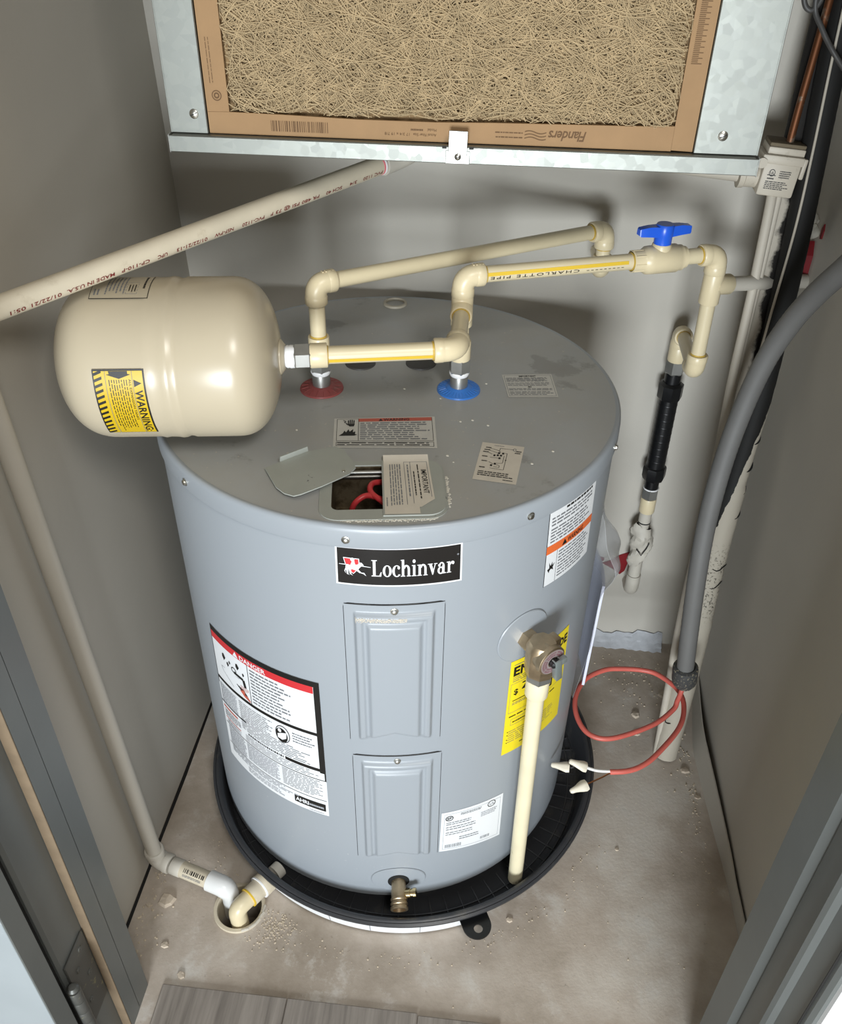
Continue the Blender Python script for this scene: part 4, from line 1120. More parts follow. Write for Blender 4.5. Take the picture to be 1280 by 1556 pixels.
MB().lathe([(0.0022, 0), (0.0018, 0.0008), (0, 0.001)], (-0.0250, -0.2110, cz(-0.025, -0.211)+0.0016), seg=10).build('rivet', 'screw', plate, 40)

# ================================================================== drain pan
PC = Vector((0.024, -0.026, 0)); PR = 0.337
pan = thing('drain_pan', 'round black plastic drain pan under the grey water heater', 'drain pan', (PC.x, PC.y, 0))
prof = [(0, 0.0015), (0.311, 0.0015), (0.317, 0.006), (0.3255, 0.040), (0.3270, 0.050), (0.3330, 0.0525), (0.3368, 0.0505), (0.3368, 0.0465), (0.3345, 0.0455),
        (0.3345, 0.0440), (0.3300, 0.0435)]
prof_in = [(0.3225, 0.0500), (0.3140, 0.010), (0.309, 0.0055), (0, 0.0055)]
MB().lathe([(0, 0.0015), (0.311, 0.0015), (0.317, 0.006), (0.3255, 0.040), (0.3300, 0.0430), (0.3352, 0.0440), (0.3372, 0.0470), (0.3372, 0.0500), (0.3335, 0.0520), (0.3325, 0.0510), (0.3300, 0.0535), (0.3262, 0.0535), (0.3235, 0.0510)]+prof_in, PC, seg=128).build('pan_shell', 'pan', pan, 50)
# moulded ribs on the pan floor
mb = MB()
for rr_ in (0.296, 0.308):
    mb.lathe([(rr_-0.0012, 0.0052), (rr_-0.0008, 0.0078), (rr_+0.0008, 0.0078), (rr_+0.0012, 0.0052)], PC, seg=96)
for k in range(72):
    a = 2*PI*k/72; d = Vector((math.cos(a), math.sin(a), 0))
    mb.tube([PC+d*0.27+Vector((0, 0, 0.0062)), PC+d*0.311+Vector((0, 0, 0.0066))], 0.0012, 5)
o = mb.build('floor_ribs', 'pan', pan, 40); o['kind'] = 'stuff'
# lifting lug with a hole
la = math.atan2(-0.3247-PC.y, 0.165-PC.x); ld = Vector((math.cos(la), math.sin(la), 0)); lt = Vector((-ld.y, ld.x, 0))
def lug():
    bm = bmesh.new(); c = PC+ld*0.3470+Vector((0, 0, 0.036))
    out = [(0.022*math.cos(R(a)), 0.022*math.sin(R(a))) for a in range(-90, 91, 10)]
    out = [(x-0.002, y) for x, y in out]+[(-0.018, 0.022), (-0.018, -0.022)]
    o_ = [bm.verts.new(c+ld*x+lt*y) for x, y in out]; i_ = [bm.verts.new(c+ld*(0.004+0.0068*math.cos(2*PI*k/20))+lt*0.0068*math.sin(2*PI*k/20)) for k in range(20)]
    es = [bm.edges.new((L[i], L[(i+1) % len(L)])) for L in (o_, i_) for i in range(len(L))]
    bmesh.ops.triangle_fill(bm, edges=es)
    for L in (o_, i_):
        lo = [bm.verts.new(v.co-Vector((0, 0, 0.0025))) for v in L]
        for i in range(len(L)): bm.faces.new((L[i], L[(i+1) % len(L)], lo[(i+1) % len(L)], lo[i]))
    bm.verts.index_update()
    mb = MB().raw([v.co.copy() for v in bm.verts], [[v.index for v in f.verts] for f in bm.faces]); bm.free()
    return mb.build('lug', 'blackplas', pan, 30, label='black lug with a round hole')
lug()
# white printed strip round the front of the pan wall
def strip():
    mb = MB(); vs = []; fs = []; n = 60
    for k in range(n+1):
        a = R(-128+62*k/n); d = Vector((math.cos(a), math.sin(a), 0))
        vs += [PC+d*0.3215+Vector((0, 0, 0.004)), PC+d*0.3268+Vector((0, 0, 0.032)), PC+d*0.3276+Vector((0, 0, 0.032)), PC+d*0.3223+Vector((0, 0, 0.004))]
    for k in range(n):
        for j in range(4): fs.append([4*k+j, 4*k+(j+1) % 4, 4*k+4+(j+1) % 4, 4*k+4+j])
    return mb.raw(vs, fs).build('label_strip', 'white', pan, 40, label='white printed strip round the pan front')
ls_ = strip()
for aa in (-104.0, -92.5, -79.0):
    d = Vector((math.cos(R(aa)), math.sin(R(aa)), 0)); t = Vector((-d.y, d.x, 0))
    MB().raw([PC+d*0.3227+t*dx+Vector((0, 0, 0.005)) if z == 0 else PC+d*0.3279+t*dx+Vector((0, 0, 0.031)) for dx, z in ((-0.0005, 0), (0.0005, 0), (0.0005, 1), (-0.0005, 1))], [[0, 1, 2, 3]]).build('strip_line', 'greyink', ls_, 0)

# bulkhead outlet and elbow dropping into the floor drain
od = Vector((-0.560, -0.828, 0)).normalized()
OP = PC+od*0.312+Vector((0, 0, 0.031))
MB().lathe([(0, -0.010), (0.0120, -0.010), (0.0130, -0.009), (0.0130, 0.004)], OP, od, seg=28).build('outlet_thread', 'pvc_painted', pan, 40, label='grey threaded outlet inside the rim')
pde = thing('drain_elbow', 'cream plastic elbow running from the black pan into the floor drain', 'pipe elbow', (-0.2, -0.35, 0.0))
socket('bushing', OP+od*0.013, OP+od*0.034, 0.0185, 'pvc', pde)
ring('bushing_lip', OP+od*0.0335, od, 0.0187, 'tape', pde)
socket('reducer', OP+od*0.034, OP+od*0.056, 0.0158, 'pvc', pde)
ring('cement_line', OP+od*0.0555, od, 0.0160, 'stripe', pde)
EC = OP+od*0.081
mb = MB().tube(arc_path(OP+od*0.05, EC, EC-Vector((0, 0, 0.070))-od*0.002, 0.013, 10), 0.0136, 24)
mb.build('elbow', 'cpvc', pde, 50)

# ---- floor drain ring
fd = MB().lathe([(0.0345, -0.05), (0.0345, 0.0035), (0.0355, 0.0045), (0.0400, 0.0040), (0.0405, 0.0), (0.0405, -0.002)], (HX[0], HX[1], 0), seg=48)
fdo = tag(fd.build('floor_drain', 'pvc', None, 40), 'round open floor drain with a chipped white plastic pipe rim', 'floor drain')
rr = random.Random(3)
mb = MB()
for k in range(5):
    a = R(-62+k*16); mb.box((HX[0]+0.039*math.cos(a), HX[1]+0.039*math.sin(a), 0.004), (0.012, 0.0035, 0.0045), Matrix.Rotation(a+PI/2+rr.uniform(-.2, .2), 3, 'Z') @ Matrix.Rotation(rr.uniform(-.3, .3), 3, 'X'), 0.0006, seg=1)
mb.build('rim_chip', 'pvc_painted', fdo, 30)

# ================================================================== condensate drain line
CPr = 0.0117
cdp = thing('condensate_pipe', 'dusty white plastic drain pipe sloping from under the air handler down the left wall', 'pipe', (-0.348, -0.285, 0))
S0 = Vector((-0.027, 0.12, 1.009)); S1 = Vector((-0.360, -0.312, 0.972)); S2 = Vector((-0.3455, -0.284, 0.033)); S3 = Vector((-0.2190, -0.3190, 0.030))
dS = unit(S1, S0)
mb = MB().tube([S0+dS*0.004, S1], CPr, 28); slope = mb.build('pipe', 'pvc', cdp, 50)
ring('primer_ring', S0+dS*0.002, dS, CPr*1.06, 'tape', cdp)
M['primer'] = mat('pink_primer', (226, 120, 130), 0.5)
ring('primer_ring', S0-dS*0.0008, dS, CPr*1.03, 'primer', cdp)
MB().tube(polyround([S0+dS*0.006, S0+dS*0.035, S0+dS*0.06+Vector((0.03, 0.0, 0.02)), S0+dS*0.06+Vector((0.040, 0, 0.050))], 0.02), CPr*1.22, 20).build('elbow', 'pvc_painted', cdp, 50)
elbow('elbow', S1, unit(S1, S0), unit(S1, S2), 0.026, CPr*1.27, 'pvc', cdp)
pipe('pipe', S1, S2, CPr, 'pvc_painted', cdp, 28)
elbow('elbow', S2, unit(S2, S1), unit(S2, S3), 0.027, CPr*1.27, 'pvc_painted', cdp)
dT = unit(S2, S3)
socket('coupling', S2+dT*0.030, S2+dT*0.048, CPr*1.18, 'pvc_painted', cdp)
seg_ = MB().tube([S2+dT*0.044, S3-dT*0.028], CPr*1.10, 28).build('pipe', 'pvc', cdp, 50)
def pipefn(A, B, r_, ang0, arc, flip=False):
    """unit square laid along a pipe: s along A->B, t round the pipe from ang0 over arc; angle 0 is up"""
    A, B = Vector(A), Vector(B); d = (B-A).normalized(); side = d.cross(Vector((0, 0, 1))).normalized(); upv = side.cross(d).normalized()
    def fn(s, t, lay):
        if flip: s, t = 1-s, 1-t
        a = ang0+arc*t
        return A+(B-A)*s+(upv*math.cos(a)+side*math.sin(a))*(r_+0.0003+0.0002*lay)
    return fn
st = Sticker(0.05, 0.02, pipefn(S2+dT*0.052, S2+dT*0.1, CPr*1.10, R(75), R(-75)), ['ink', 'greyink'])
st.bars(0.004, 0.009, 0.044, 0.016, 'ink', 1, 12, 3); st.words(0.004, 0.001, 0.040, 0.006, 2, 'greyink', 1, seed=4, fill=0.5)
st.build('bar_code', cdp)
# white elbow into the drain
p_ = arc_path(S3-dT*0.034, S3+dT*0.002, S3-Vector((0, 0, 0.072)), 0.020, 10)
rs_ = [0.0160-0.0032*max(0, (i-5)/(len(p_)-6)) for i in range(len(p_))]
MB().tube(p_, rs_, 28).build('elbow', 'pvc_white', cdp, 50, label='clean white elbow entering the floor drain')
# red print along the sloping pipe, running upside down
L_ = (S1-S0).length
side_ang = R(100)
def printrow(body_runs, name, A, B, r_, ang, size, mt, parent, mats=None):
    L = (Vector(B)-Vector(A)).length; hgt = abs(size)
    st = Sticker(L, hgt, pipefn(A, B, r_, ang, size/r_), [mt]); size = hgt
    for x, s, fit in body_runs: st.text(s, x, 0.0, size, mt, 1, bold=0.01, fit=fit)
    return st.build(name, parent)
printrow([(0.005, 'PVC 1120', 0.034), (0.050, '3/4', 0.012), (0.075, 'SCH 40', 0.026), (0.112, 'PR 480 PSI @ 73 F', 0.075), (0.196, 'PVC-1120', 0.032), (0.240, 'NSF-PW', 0.026), (0.276, '01/22/21-13', 0.040), (0.328, 'UPC', 0.012), (0.350, 'CP-110-P', 0.034), (0.392, 'MADE IN U.S.A.', 0.054), (0.452, '01/22/21', 0.032), (0.490, '05:1', 0.016)], 'pipe_print', S0, S1, CPr, R(-102), -0.0062, 'redink', cdp)

# ================================================================== expansion tank
TN = Vector((-0.101, -0.149, 0.8705)); tdv = Vector((-0.988, -0.155, 0)).normalized()
tank = thing('expansion_tank', 'cream steel expansion tank hanging sideways off the pipes by the left wall', 'expansion tank', tuple(TN+tdv*0.12-Vector((0, 0, 0.088))))
TR = 0.0885
def ell(c, a, r_, a0, a1, n, sgn): return [(r_*math.cos(R(a0+(a1-a0)*k/n)), c+sgn*a*math.sin(R(a0+(a1-a0)*k/n))) for k in range(n+1)]
pr = []
def sup(c, a, r_, n, sgn, rev=False, e=2.5):
    o = []
    for k in range(n+1):
        q = R(90*k/n); o.append((r_*max(0, math.cos(q))**(2/e), c+sgn*a*max(0, math.sin(q))**(2/e)))
    return o[::-1] if rev else o
pr += sup(0.052, 0.050, TR, 20, -1, True, 2.35)          # right dome, apex at t = 0.002
pr += [(TR, 0.098), (TR-0.0012, 0.1015), (TR-0.0016, 0.106), (TR+0.0002, 0.110), (TR+0.0006, 0.114), (TR-0.0002, 0.118), (TR-0.0006, 0.128), (TR+0.0002, 0.1325), (TR-0.0008, 0.137)]
pr += sup(0.184, 0.060, TR-0.001, 20, 1, False, 2.35)
MB().lathe(pr, TN, tdv, seg=96).build('shell', 'tank', tank, 50)
MB().lathe([(0.0215, 0.012), (0.0200, 0.0015), (0.0165, -0.001), (0.0140, -0.003), (0.0125, -0.003)], TN, tdv, seg=32).build('neck_flange', 'tank', tank, 40)
MB().lathe([(0.0118, 0.0), (0.0122, -0.004), (0.0130, -0.005), (0.0126, -0.0075), (0.0132, -0.009), (0.0128, -0.0135), (0.011, -0.0145)], TN, tdv, seg=28).build('thread_tape', 'tape', tank, 40)
e2 = Vector((-tdv.y, tdv.x, 0)); e2 = e2 if e2.y < 0 else -e2
def tankfn(t0, t1, f0, f1, r_=TR):
    # s from tank end toward neck (left to right in view), t from bottom edge (f0) to top edge (f1)
    def fn(s, t, lay):
        tt = t0+(t1-t0)*s; f = R(f0+(f1-f0)*t)
        return TN+tdv*tt+(Vector((0, 0, 1))*math.cos(f)+e2*math.sin(f))*(r_+0.0004+0.0002*lay)
    return fn
wl_, hl_ = 0.052, R(56)*TR
st = Sticker(wl_, hl_, tankfn(0.1865, 0.1340, 126, 70), ['tankyellow', 'ink', 'greyink'], 0.006)
st.base('ink'); st.rect(0.0014, 0.0010, wl_-0.0016, hl_-0.0018, 'tankyellow', 1)
for k in range(13):       # hazard stripes along the left edge
    y0 = 0.0005+k*0.0066
    st.poly([(0.0014, y0), (0.0014, y0+0.0030), (0.0092, y0+0.0062), (0.0092, y0+0.0032)], 'ink', 2)
st.rect(0.0125, 0.001, 0.0130, hl_-0.002, 'greyink', 2); st.rect(wl_-0.0125, 0.001, wl_-0.0120, hl_-0.002, 'greyink', 2)
st.poly([(0.0165, hl_-0.0020), (0.0355, hl_-0.0020), (0.0355, hl_-0.0050), (0.0385, hl_-0.0055), (0.0265, hl_-0.0100), (0.0140, hl_-0.0055), (0.0170, hl_-0.0050)], 'ink', 2)
vs_, fs_, wd_ = text_mesh('WARNING:', 0.02, 1.05, 0.0)
st._put([(wl_-0.0112+b*0.0112, hl_-0.0225-a*(0.0605/wd_)) for a, b in vs_], fs_, 'ink', 2)
st.poly([(wl_-0.0112, hl_-0.0190), (wl_-0.0112, hl_-0.0110), (wl_-0.0034, hl_-0.0150)], 'ink', 2)
vs_, fs_, wd_ = text_mesh('ALL EXPANSION TANKS', 0.005, 1.0, 0.0)
st._put([(wl_-0.0160+b*0.0032, hl_-0.0105-a*(0.050/wd_)) for a, b in vs_], fs_, 'ink', 2)
st.words(0.0150, 0.004, 0.0350, hl_-0.0110, 8, 'ink', 2, rot90=True, seed=6, fill=0.36, ragged=0.15, wl=(0.03, 0.10))
st.build('tank_warning_label', tank, label='yellow and black WARNING label')
wl_, hl_ = 0.060, R(34)*TR
st = Sticker(wl_, hl_, tankfn(0.1915, 0.1310, 19.5, -14), ['tankpaper', 'ink', 'greyink'], 0.006)
st.base('ink'); st.rect(0.0007, 0.0007, wl_-0.0007, hl_-0.0007, 'tankpaper', 1)
st.words(0.014, 0.005, 0.036, hl_-0.006, 6, 'greyink', 2, rot90=True, seed=3, fill=0.4, ragged=0.2)
st.words(0.003, 0.005, 0.010, 0.016, 2, 'greyink', 2, rot90=True, seed=4, fill=0.5)
st.frame(0.036, 0.007, 0.048, 0.030, 0.0005, 'greyink'); st.words(0.038, 0.008, 0.047, 0.024, 3, 'ink', 3, rot90=True, seed=5, fill=0.4)
st.words(0.052, 0.014, 0.056, hl_-0.006, 1, 'ink', 2, rot90=True, seed=7, fill=0.6)
st.build('tank_rating_label', tank, label='pale printed label on the tank top')

# ================================================================== cream water pipes
PR_ = 0.0102; FR = 0.0137
Z = Vector((0, 0, 1))
hot = thing('hot_water_pipe', 'cream plastic pipe rising from the red ring and running to the back wall', 'pipe', tuple(RED+Z*0.026))
cold = thing('cold_water_pipe', 'cream plastic pipe with blue valve handle rising from the blue ring', 'pipe', tuple(BLU+Z*0.026))
# hot riser
hexnut('adapter', RED+Z*0.0275, RED+Z*0.047, 0.0145, 'steel', hot, 0.3)
socket('coupling', RED+Z*0.046, RED+Z*0.076, FR, 'cpvc_fit', hot)
ring('cement_ring', RED+Z*0.0765, Z, PR_*1.06, 'cement', hot)
HE = RED+Z*0.146; HF = Vector((0.283, 0.245, H+0.143))
pipe('pipe', RED+Z*0.074, HE-Z*0.02, PR_, 'cpvc', hot)
dH = unit(HE, HF)
e_ = elbow('elbow', HE, -Z, dH, 0.0265, FR, 'cpvc_fit', hot)
mk = MB()
for k in range(4): mk.box(HE+dH*(0.010+k*0.0045)+Z*(FR*1.0), (0.0020, 0.006, 0.0012), Matrix.Rotation(math.atan2(dH.y, dH.x), 3, 'Z'), 0.0003, seg=1)
mk.build('moulded_mark', 'cpvc_fit', e_, 30)
pipe('pipe', HE+dH*0.02, HF-dH*0.02, PR_, 'cpvc', hot)
ring('cement_ring', HF-dH*0.0285, dH, PR_*1.10, 'cement', hot)
elbow('elbow', HF, -dH, -Z, 0.0265, FR, 'cpvc_fit', hot)
HG = HF-Z*0.062
ring('cement_ring', HF-Z*0.0270, -Z, PR_*1.07, 'cement', hot)
pipe('pipe', HF-Z*0.02, HG, PR_, 'cpvc', hot)
elbow('elbow', HG, Z, Vector((0, 1, 0)), 0.0245, FR, 'cpvc_fit', hot)
pipe('pipe', HG+Vector((0, 0.018, 0)), (HG.x, YB, HG.z), PR_, 'cpvc', hot)

# cold riser with a tee for the tank line
hexnut('adapter', BLU+Z*0.0275, BLU+Z*0.047, 0.0145, 'steel', cold, 0.25)
socket('coupling', BLU+Z*0.046, BLU+Z*0.072, FR, 'cpvc_fit', cold)
pipe('pipe', BLU+Z*0.070, BLU+Z*0.100, PR_, 'cpvc', cold)
TE = BLU+Z*0.1165
EL = Vector((0.0935, -0.106, 0.8705))
dB = Vector((EL.x-TE.x, EL.y-TE.y, EL.z-TE.z)).normalized()
mb = MB()
e = 0.0012
mb.tube([TE-Z*0.0235, TE-Z*0.0225, TE+Z*0.0225, TE+Z*0.0235], [FR*0.96, FR, FR, FR*0.96], 24)
mb.tube([TE, TE+dB*0.0255, TE+dB*0.0265], [FR, FR*1.02, FR*0.96], 24)
mb.build('tee', 'cpvc_fit', cold, 50)
ring('cement_ring', TE+dB*0.0262, dB, PR_*1.12, 'cement', cold)
pipe('pipe', TE+dB*0.015, EL-dB*0.015, PR_, 'cpvc', cold)
TA = TN-tdv*0.0105                     # tank connection
dK = unit(EL, TA)
elbow('elbow', EL, -dB, dK, 0.0270, FR, 'cpvc_fit', cold)
pipe('pipe', EL+dK*0.02, EL+dK*0.150, PR_, 'cpvc', cold)
st = Sticker(0.12, 0.004, pipefn(EL+dK*0.028, EL+dK*0.148, PR_, R(-118), R(24)), ['stripe']); st.rect(0, 0, 0.12, 0.004, 'stripe', 0); st.build('yellow_stripe', cold)
ring('cement_ring', EL+dK*0.0275, dK, PR_*1.08, 'cement', cold)
ring('cement_ring', EL+dK*0.1485, dK, PR_*1.08, 'cement', cold)
LK = (TA-EL).length
socket('coupling', EL+dK*0.149, EL+dK*(LK-0.020), 0.0142, 'cpvc_fit', cold)
hexnut('adapter', EL+dK*(LK-0.021), EL+dK*(LK-0.002), 0.0150, 'steel', cold, 0.52)
# upper run: elbow, pipe, ball valve, elbow
CE = BLU+Z*0.158; CX = Vector((0.4205, 0.135, H+0.155)); dC = unit(CE, CX)
ring('cement_ring', CE-Z*0.0265, -Z, PR_*1.08, 'cement', cold)
pipe('pipe', TE+Z*0.018, CE-Z*0.018, PR_, 'cpvc', cold)
e_ = elbow('elbow', CE, -Z, dC, 0.0265, FR, 'cpvc_fit', cold)
mk = MB()
for k in range(4): mk.box(CE+dC*(0.012+k*0.0040)+Z*FR, (0.0018, 0.006, 0.0012), Matrix.Rotation(math.atan2(dC.y, dC.x), 3, 'Z'), 0.0003, seg=1)
mk.build('moulded_mark', 'cpvc_fit', e_, 30)
VB = CE+dC*(Vector((0.3400, 0.1040, 0))-Vector((CE.x, CE.y, 0))).length
pipe('pipe', CE+dC*0.02, VB-dC*0.030, PR_, 'cpvc', cold)
ring('cement_ring', CE+dC*0.0272, dC, PR_*1.06, 'cement', cold)
st = Sticker(0.19, 0.005, pipefn(CE+dC*0.028, CE+dC*0.218, PR_, R(62), R(24)), ['stripe']); st.rect(0, 0, 0.19, 0.005, 'stripe', 0); st.build('yellow_stripe', cold)
stt = Sticker(0.19, 0.0052, pipefn(CE+dC*0.028, CE+dC*0.218, PR_, R(91), R(30), False), ['ink'])
# lettering upside down, reading from the valve back to the elbow
vs_, fs_, wd_ = text_mesh('CHARLOTTE PIPE', 0.0, 1.25, 0.0)
k_ = 0.118/wd_
stt._put([(0.118-a*k_+0.004, b*0.0052) for a, b in vs_], [f for f in fs_], 'ink', 1)
for k in range(9): stt.rect(0.132+k*0.006, 0.002, 0.1355+k*0.006, 0.0026, 'ink', 1)
stt.build('pipe_lettering', cold)
valve_b = MB()
valve_b.lathe([(0.0125, -0.040), (0.0140, -0.039), (0.0140, -0.026), (0.0150, -0.024), (0.0178, -0.020), (0.0182, -0.014), (0.0182, 0.022), (0.0165, 0.0245), (0.0165, 0.030), (0.0140, 0.031), (0.0140, 0.036), (0.0115, 0.037)], VB, dC, seg=36)
for k in range(8):
    a = 2*PI*k/8; x_, y_, _z = frame_for(dC); dd_ = x_*math.cos(a)+y_*math.sin(a)
    valve_b.tube([VB-dC*0.039+dd_*0.0138, VB-dC*0.024+dd_*0.0138], 0.0010, 5)
valve_b.lathe([(0.0125, 0.0), (0.0125, 0.019), (0.0115, 0.021), (0, 0.021)], VB, Z, seg=28)
bv = valve_b.build('ball_valve', 'cpvc_fit', cold, 40)
ring('cement_ring', VB-dC*0.0405, dC, PR_*1.14, 'cement', cold)
hd = MB(); hz = VB+Z*0.0205
hd.lathe([(0.0112, 0), (0.0112, 0.010), (0.0118, 0.0115), (0.0118, 0.0235), (0.0105, 0.0255), (0, 0.0255)], hz, Z, seg=28)
rz = Matrix.Rotation(math.atan2(dC.y, dC.x), 3, 'Z')
for sg in (-1, 1):
    c0 = hz+dC*sg*0.020+Z*0.0180
    vs = []; 
    for (t, hw, zz0, zz1) in ((0.006, 0.0085, -0.0075, 0.0055), (0.022, 0.0062, -0.0065, 0.0058), (0.0345, 0.0058, -0.0055, 0.0042), (0.0362, 0.0045, -0.0045, 0.0030)):
        yv = rz @ Vector((0, 1, 0)); b0 = hz+dC*sg*t+Z*0.0180
        vs += [b0-yv*hw+Z*zz0, b0+yv*hw+Z*zz0, b0+yv*hw*0.85+Z*zz1, b0-yv*hw*0.85+Z*zz1]
    fs = [[4*j+k, 4*j+(k+1) % 4, 4*j+4+(k+1) % 4, 4*j+4+k] for j in range(3) for k in range(4)]+[[0, 1, 2, 3], [12, 13, 14, 15]]
    hd.raw(vs, fs)
hd.build('valve_handle', 'bluehandle', bv, 35, label='bright blue T handle')
ring('cement_ring', CX-dC*0.0275, dC, PR_*1.10, 'cement', cold)
pipe('pipe', VB+dC*0.03, CX-dC*0.018, PR_, 'cpvc', cold)
elbow('elbow', CX, -dC, -Z, 0.0265, FR, 'cpvc_fit', cold)
ring('cement_ring', CX-Z*0.0268, -Z, PR_*1.06, 'grime', cold)
TT = Vector((0.4215, 0.1365, 0.868)); BR = Vector((0.584, 0.250, 0.836)); dR = unit(TT, BR)
pipe('pipe', CX-Z*0.02, TT, PR_*1.12, 'cpvc', cold)
mb = MB().tube([TT+Z*0.026, TT+Z*0.025, TT-Z*0.025, TT-Z*0.026], [FR*0.93, FR*0.97, FR, FR*0.96], 24)
mb.tube([TT, TT+dR*0.031, TT+dR*0.032], [FR*1.02, FR*1.02, FR*0.97], 24)
mb.build('tee', 'cpvc_fit', cold, 50)
ring('cement_ring', TT+dR*0.0318, dR, PR_*1.10, 'cement', cold)
pipe('pipe', TT+dR*0.02, BR, PR_, 'pvc_painted', cold)
EB = Vector((0.4235, 0.137, 0.738)); EW = Vector((0.4300, 0.297, 0.724)); dW = unit(EB, EW)
pipe('pipe', TT-Z*0.02, EB+Z*0.018, PR_, 'cpvc', cold)
ring('cement_ring', EB+Z*0.0268, Z, PR_*1.06, 'cement', cold)
elbow('elbow', EB, Z, dW, 0.0265, FR*1.02, 'cpvc_fit', cold)
pipe('pipe', EB+dW*0.02, EW-dW*0.018, PR_, 'cpvc', cold)
ring('cement_ring', EW-dW*0.0275, dW, PR_*1.08, 'cement', cold)
elbow('elbow', EW, -dW, -Z, 0.0265, FR*1.02, 'cpvc_fit', cold)
def wp(z): return Vector((0.4300+0.0045*(0.724-z)/0.53, 0.297, z))
socket('coupling', wp(0.700), wp(0.674), FR*1.08, 'cpvc_fit', cold)
hexnut('adapter', wp(0.674), wp(0.652), 0.0160, 'steel', cold, 0.4)
cn = MB(); dz = unit(wp(0.65), wp(0.40)); o0 = wp(0.655)
cn.lathe([(0.0135, 0), (0.0135, 0.022)], o0, dz, seg=28)
cn.lathe([(0.0150, 0.020), (0.0205, 0.024), (0.0205, 0.047), (0.0190, 0.050), (0.0165, 0.051)], o0, dz, seg=8)
cn.lathe([(0.0160, 0.046), (0.0160, 0.190)], o0, dz, seg=28)
cn.lathe([(0.0165, 0.186), (0.0195, 0.188), (0.0205, 0.192), (0.0205, 0.208), (0.0185, 0.214), (0.0140, 0.216)], o0, dz, seg=8)
cn.lathe([(0.0125, 0.212), (0.0125, 0.235), (0.010, 0.236)], o0, dz, seg=28)
for k in range(9): cn.lathe([(0.0161, 0.060+k*0.014), (0.0164, 0.061+k*0.014), (0.0161, 0.062+k*0.014)], o0, dz, seg=28)
cn.build('compression_coupling', 'blackplas', cold, 40, label='long black compression coupling on the back wall')
ring('thread_tape', wp(0.4215), dz, 0.0140, 'tape', cold)
hexnut('adapter', wp(0.421), wp(0.399), 0.0150, 'steel', cold, 0.2)
socket('coupling', wp(0.399), wp(0.368), 0.0140, 'cpvc_fit', cold)
pipe('pipe', wp(0.368), wp(0.345), 0.0112, 'pvc_painted', cold)
ring('seal_ring', wp(0.3445), dz, 0.0116, 'blackplas', cold)
pipe('pipe', wp(0.345), wp(0.300), 0.0100, 'pvc_painted', cold)
# crumpled painted wrap round the stub
def wrap(z1, z0, r_, seed, mat_, name, skew=0.0):
    rr = random.Random(seed); mb = MB(); nz, na = 12, 26; vs = []; fs = []
    for j in range(nz+1):
        t = j/nz; c = wp(z1+(z0-z1)*t)
        for k in range(na):
            a = 2*PI*k/na; q = r_*(1+0.16*math.sin(3*a+9*t+seed)+rr.uniform(-0.07, 0.07))*(0.82+0.5*math.sin(PI*min(1, max(0, t))))
            vs.append((c.x+q*math.cos(a)*1.08, c.y+q*math.sin(a)*0.9, c.z+rr.uniform(-0.0015, 0.0015)+skew*math.cos(a)))
    for j in range(nz):
        for k in range(na): fs.append([j*na+k, j*na+(k+1) % na, (j+1)*na+(k+1) % na, (j+1)*na+k])
    return mb.raw(vs, fs).build(name, mat_, cold, 30)
wrap(0.335, 0.272, 0.0150, 3, 'pvc_painted', 'wrap', -0.006)
wrap(0.300, 0.240, 0.0125, 11, 'pvc_painted', 'wrap', 0.010)
MB().tube([wp(0.290)+Vector((-0.008, -0.017, 0)), wp(0.278)+Vector((0.002, -0.020, 0)), wp(0.286)+Vector((0.010, -0.016, 0.006)), wp(0.302)+Vector((0.014, -0.012, 0))], 0.0012, 6).build('wrap_crack', 'grime', cold, 40)
pipe('pipe', wp(0.262), wp(0.215), 0.0118, 'pvc_painted', cold)
ring('seal_ring', wp(0.2145), dz, 0.0121, 'grime', cold)
MB().tube(arc_path(wp(0.215), wp(0.172), wp(0.172)+Vector((0, 0.034, -0.003)), 0.018, 8), 0.0135, 24).build('elbow', 'pvc_painted', cold, 50)
# ================================================================== air handler and its filter
YF = -0.070
ah = thing('air_handler', 'galvanized steel air handler cabinet hung on the back wall above the heater', 'air handler', (0.083, 0.12, 1.069))
ZA = 1.80
b = MB()
b.box((0.083, 0.1550, (1.073+ZA)/2), (0.598, 0.350, ZA-1.073), bevel=0.002)
for x in (-0.2130, 0.3790): b.box((x, -0.042, (1.073+ZA)/2), (0.006, 0.05, ZA-1.073))
b.box((0.083, -0.042, 1.0745), (0.598, 0.05, 0.003))
b.build('cabinet', 'galv', ah, 30)
def flange_strip(x0, x1, name):
    mb = MB(); mb.box(((x0+x1)/2, YF+0.0015, (1.0865+ZA)/2), (x1-x0, 0.003, ZA-1.0865), bevel=0.0008, seg=1)
    xe = x0 if x0 < 0 else x1
    mb.box((xe, YF+0.012, (1.0865+ZA)/2), (0.002, 0.024, ZA-1.0865), bevel=0.0005, seg=1)
    return mb.build(name, 'galv', ah, 30)
flange_strip(-0.2215, -0.1815, 'front_flange'); flange_strip(0.3240, 0.3875, 'front_flange')
rail = MB()
rail.box((0.0830, YF-0.007, 1.0775), (0.612, 0.0022, 0.0165), bevel=0.0007, seg=1)
rail.box((0.0830, YF+0.004, 1.0853), (0.606, 0.022, 0.0018), bevel=0.0006, seg=1)
rail.box((0.0830, YF+0.002, 1.0700), (0.612, 0.020, 0.0018), bevel=0.0006, seg=1)
rl_ = rail.build('bottom_rail', 'galv', ah, 30)
for x in (-0.2232, 0.3892):
    MB().box((x, YF+0.003, 1.0775), (0.0014, 0.022, 0.0185), bevel=0.0005, seg=1).build('rail_end', 'steel', rl_, 30)
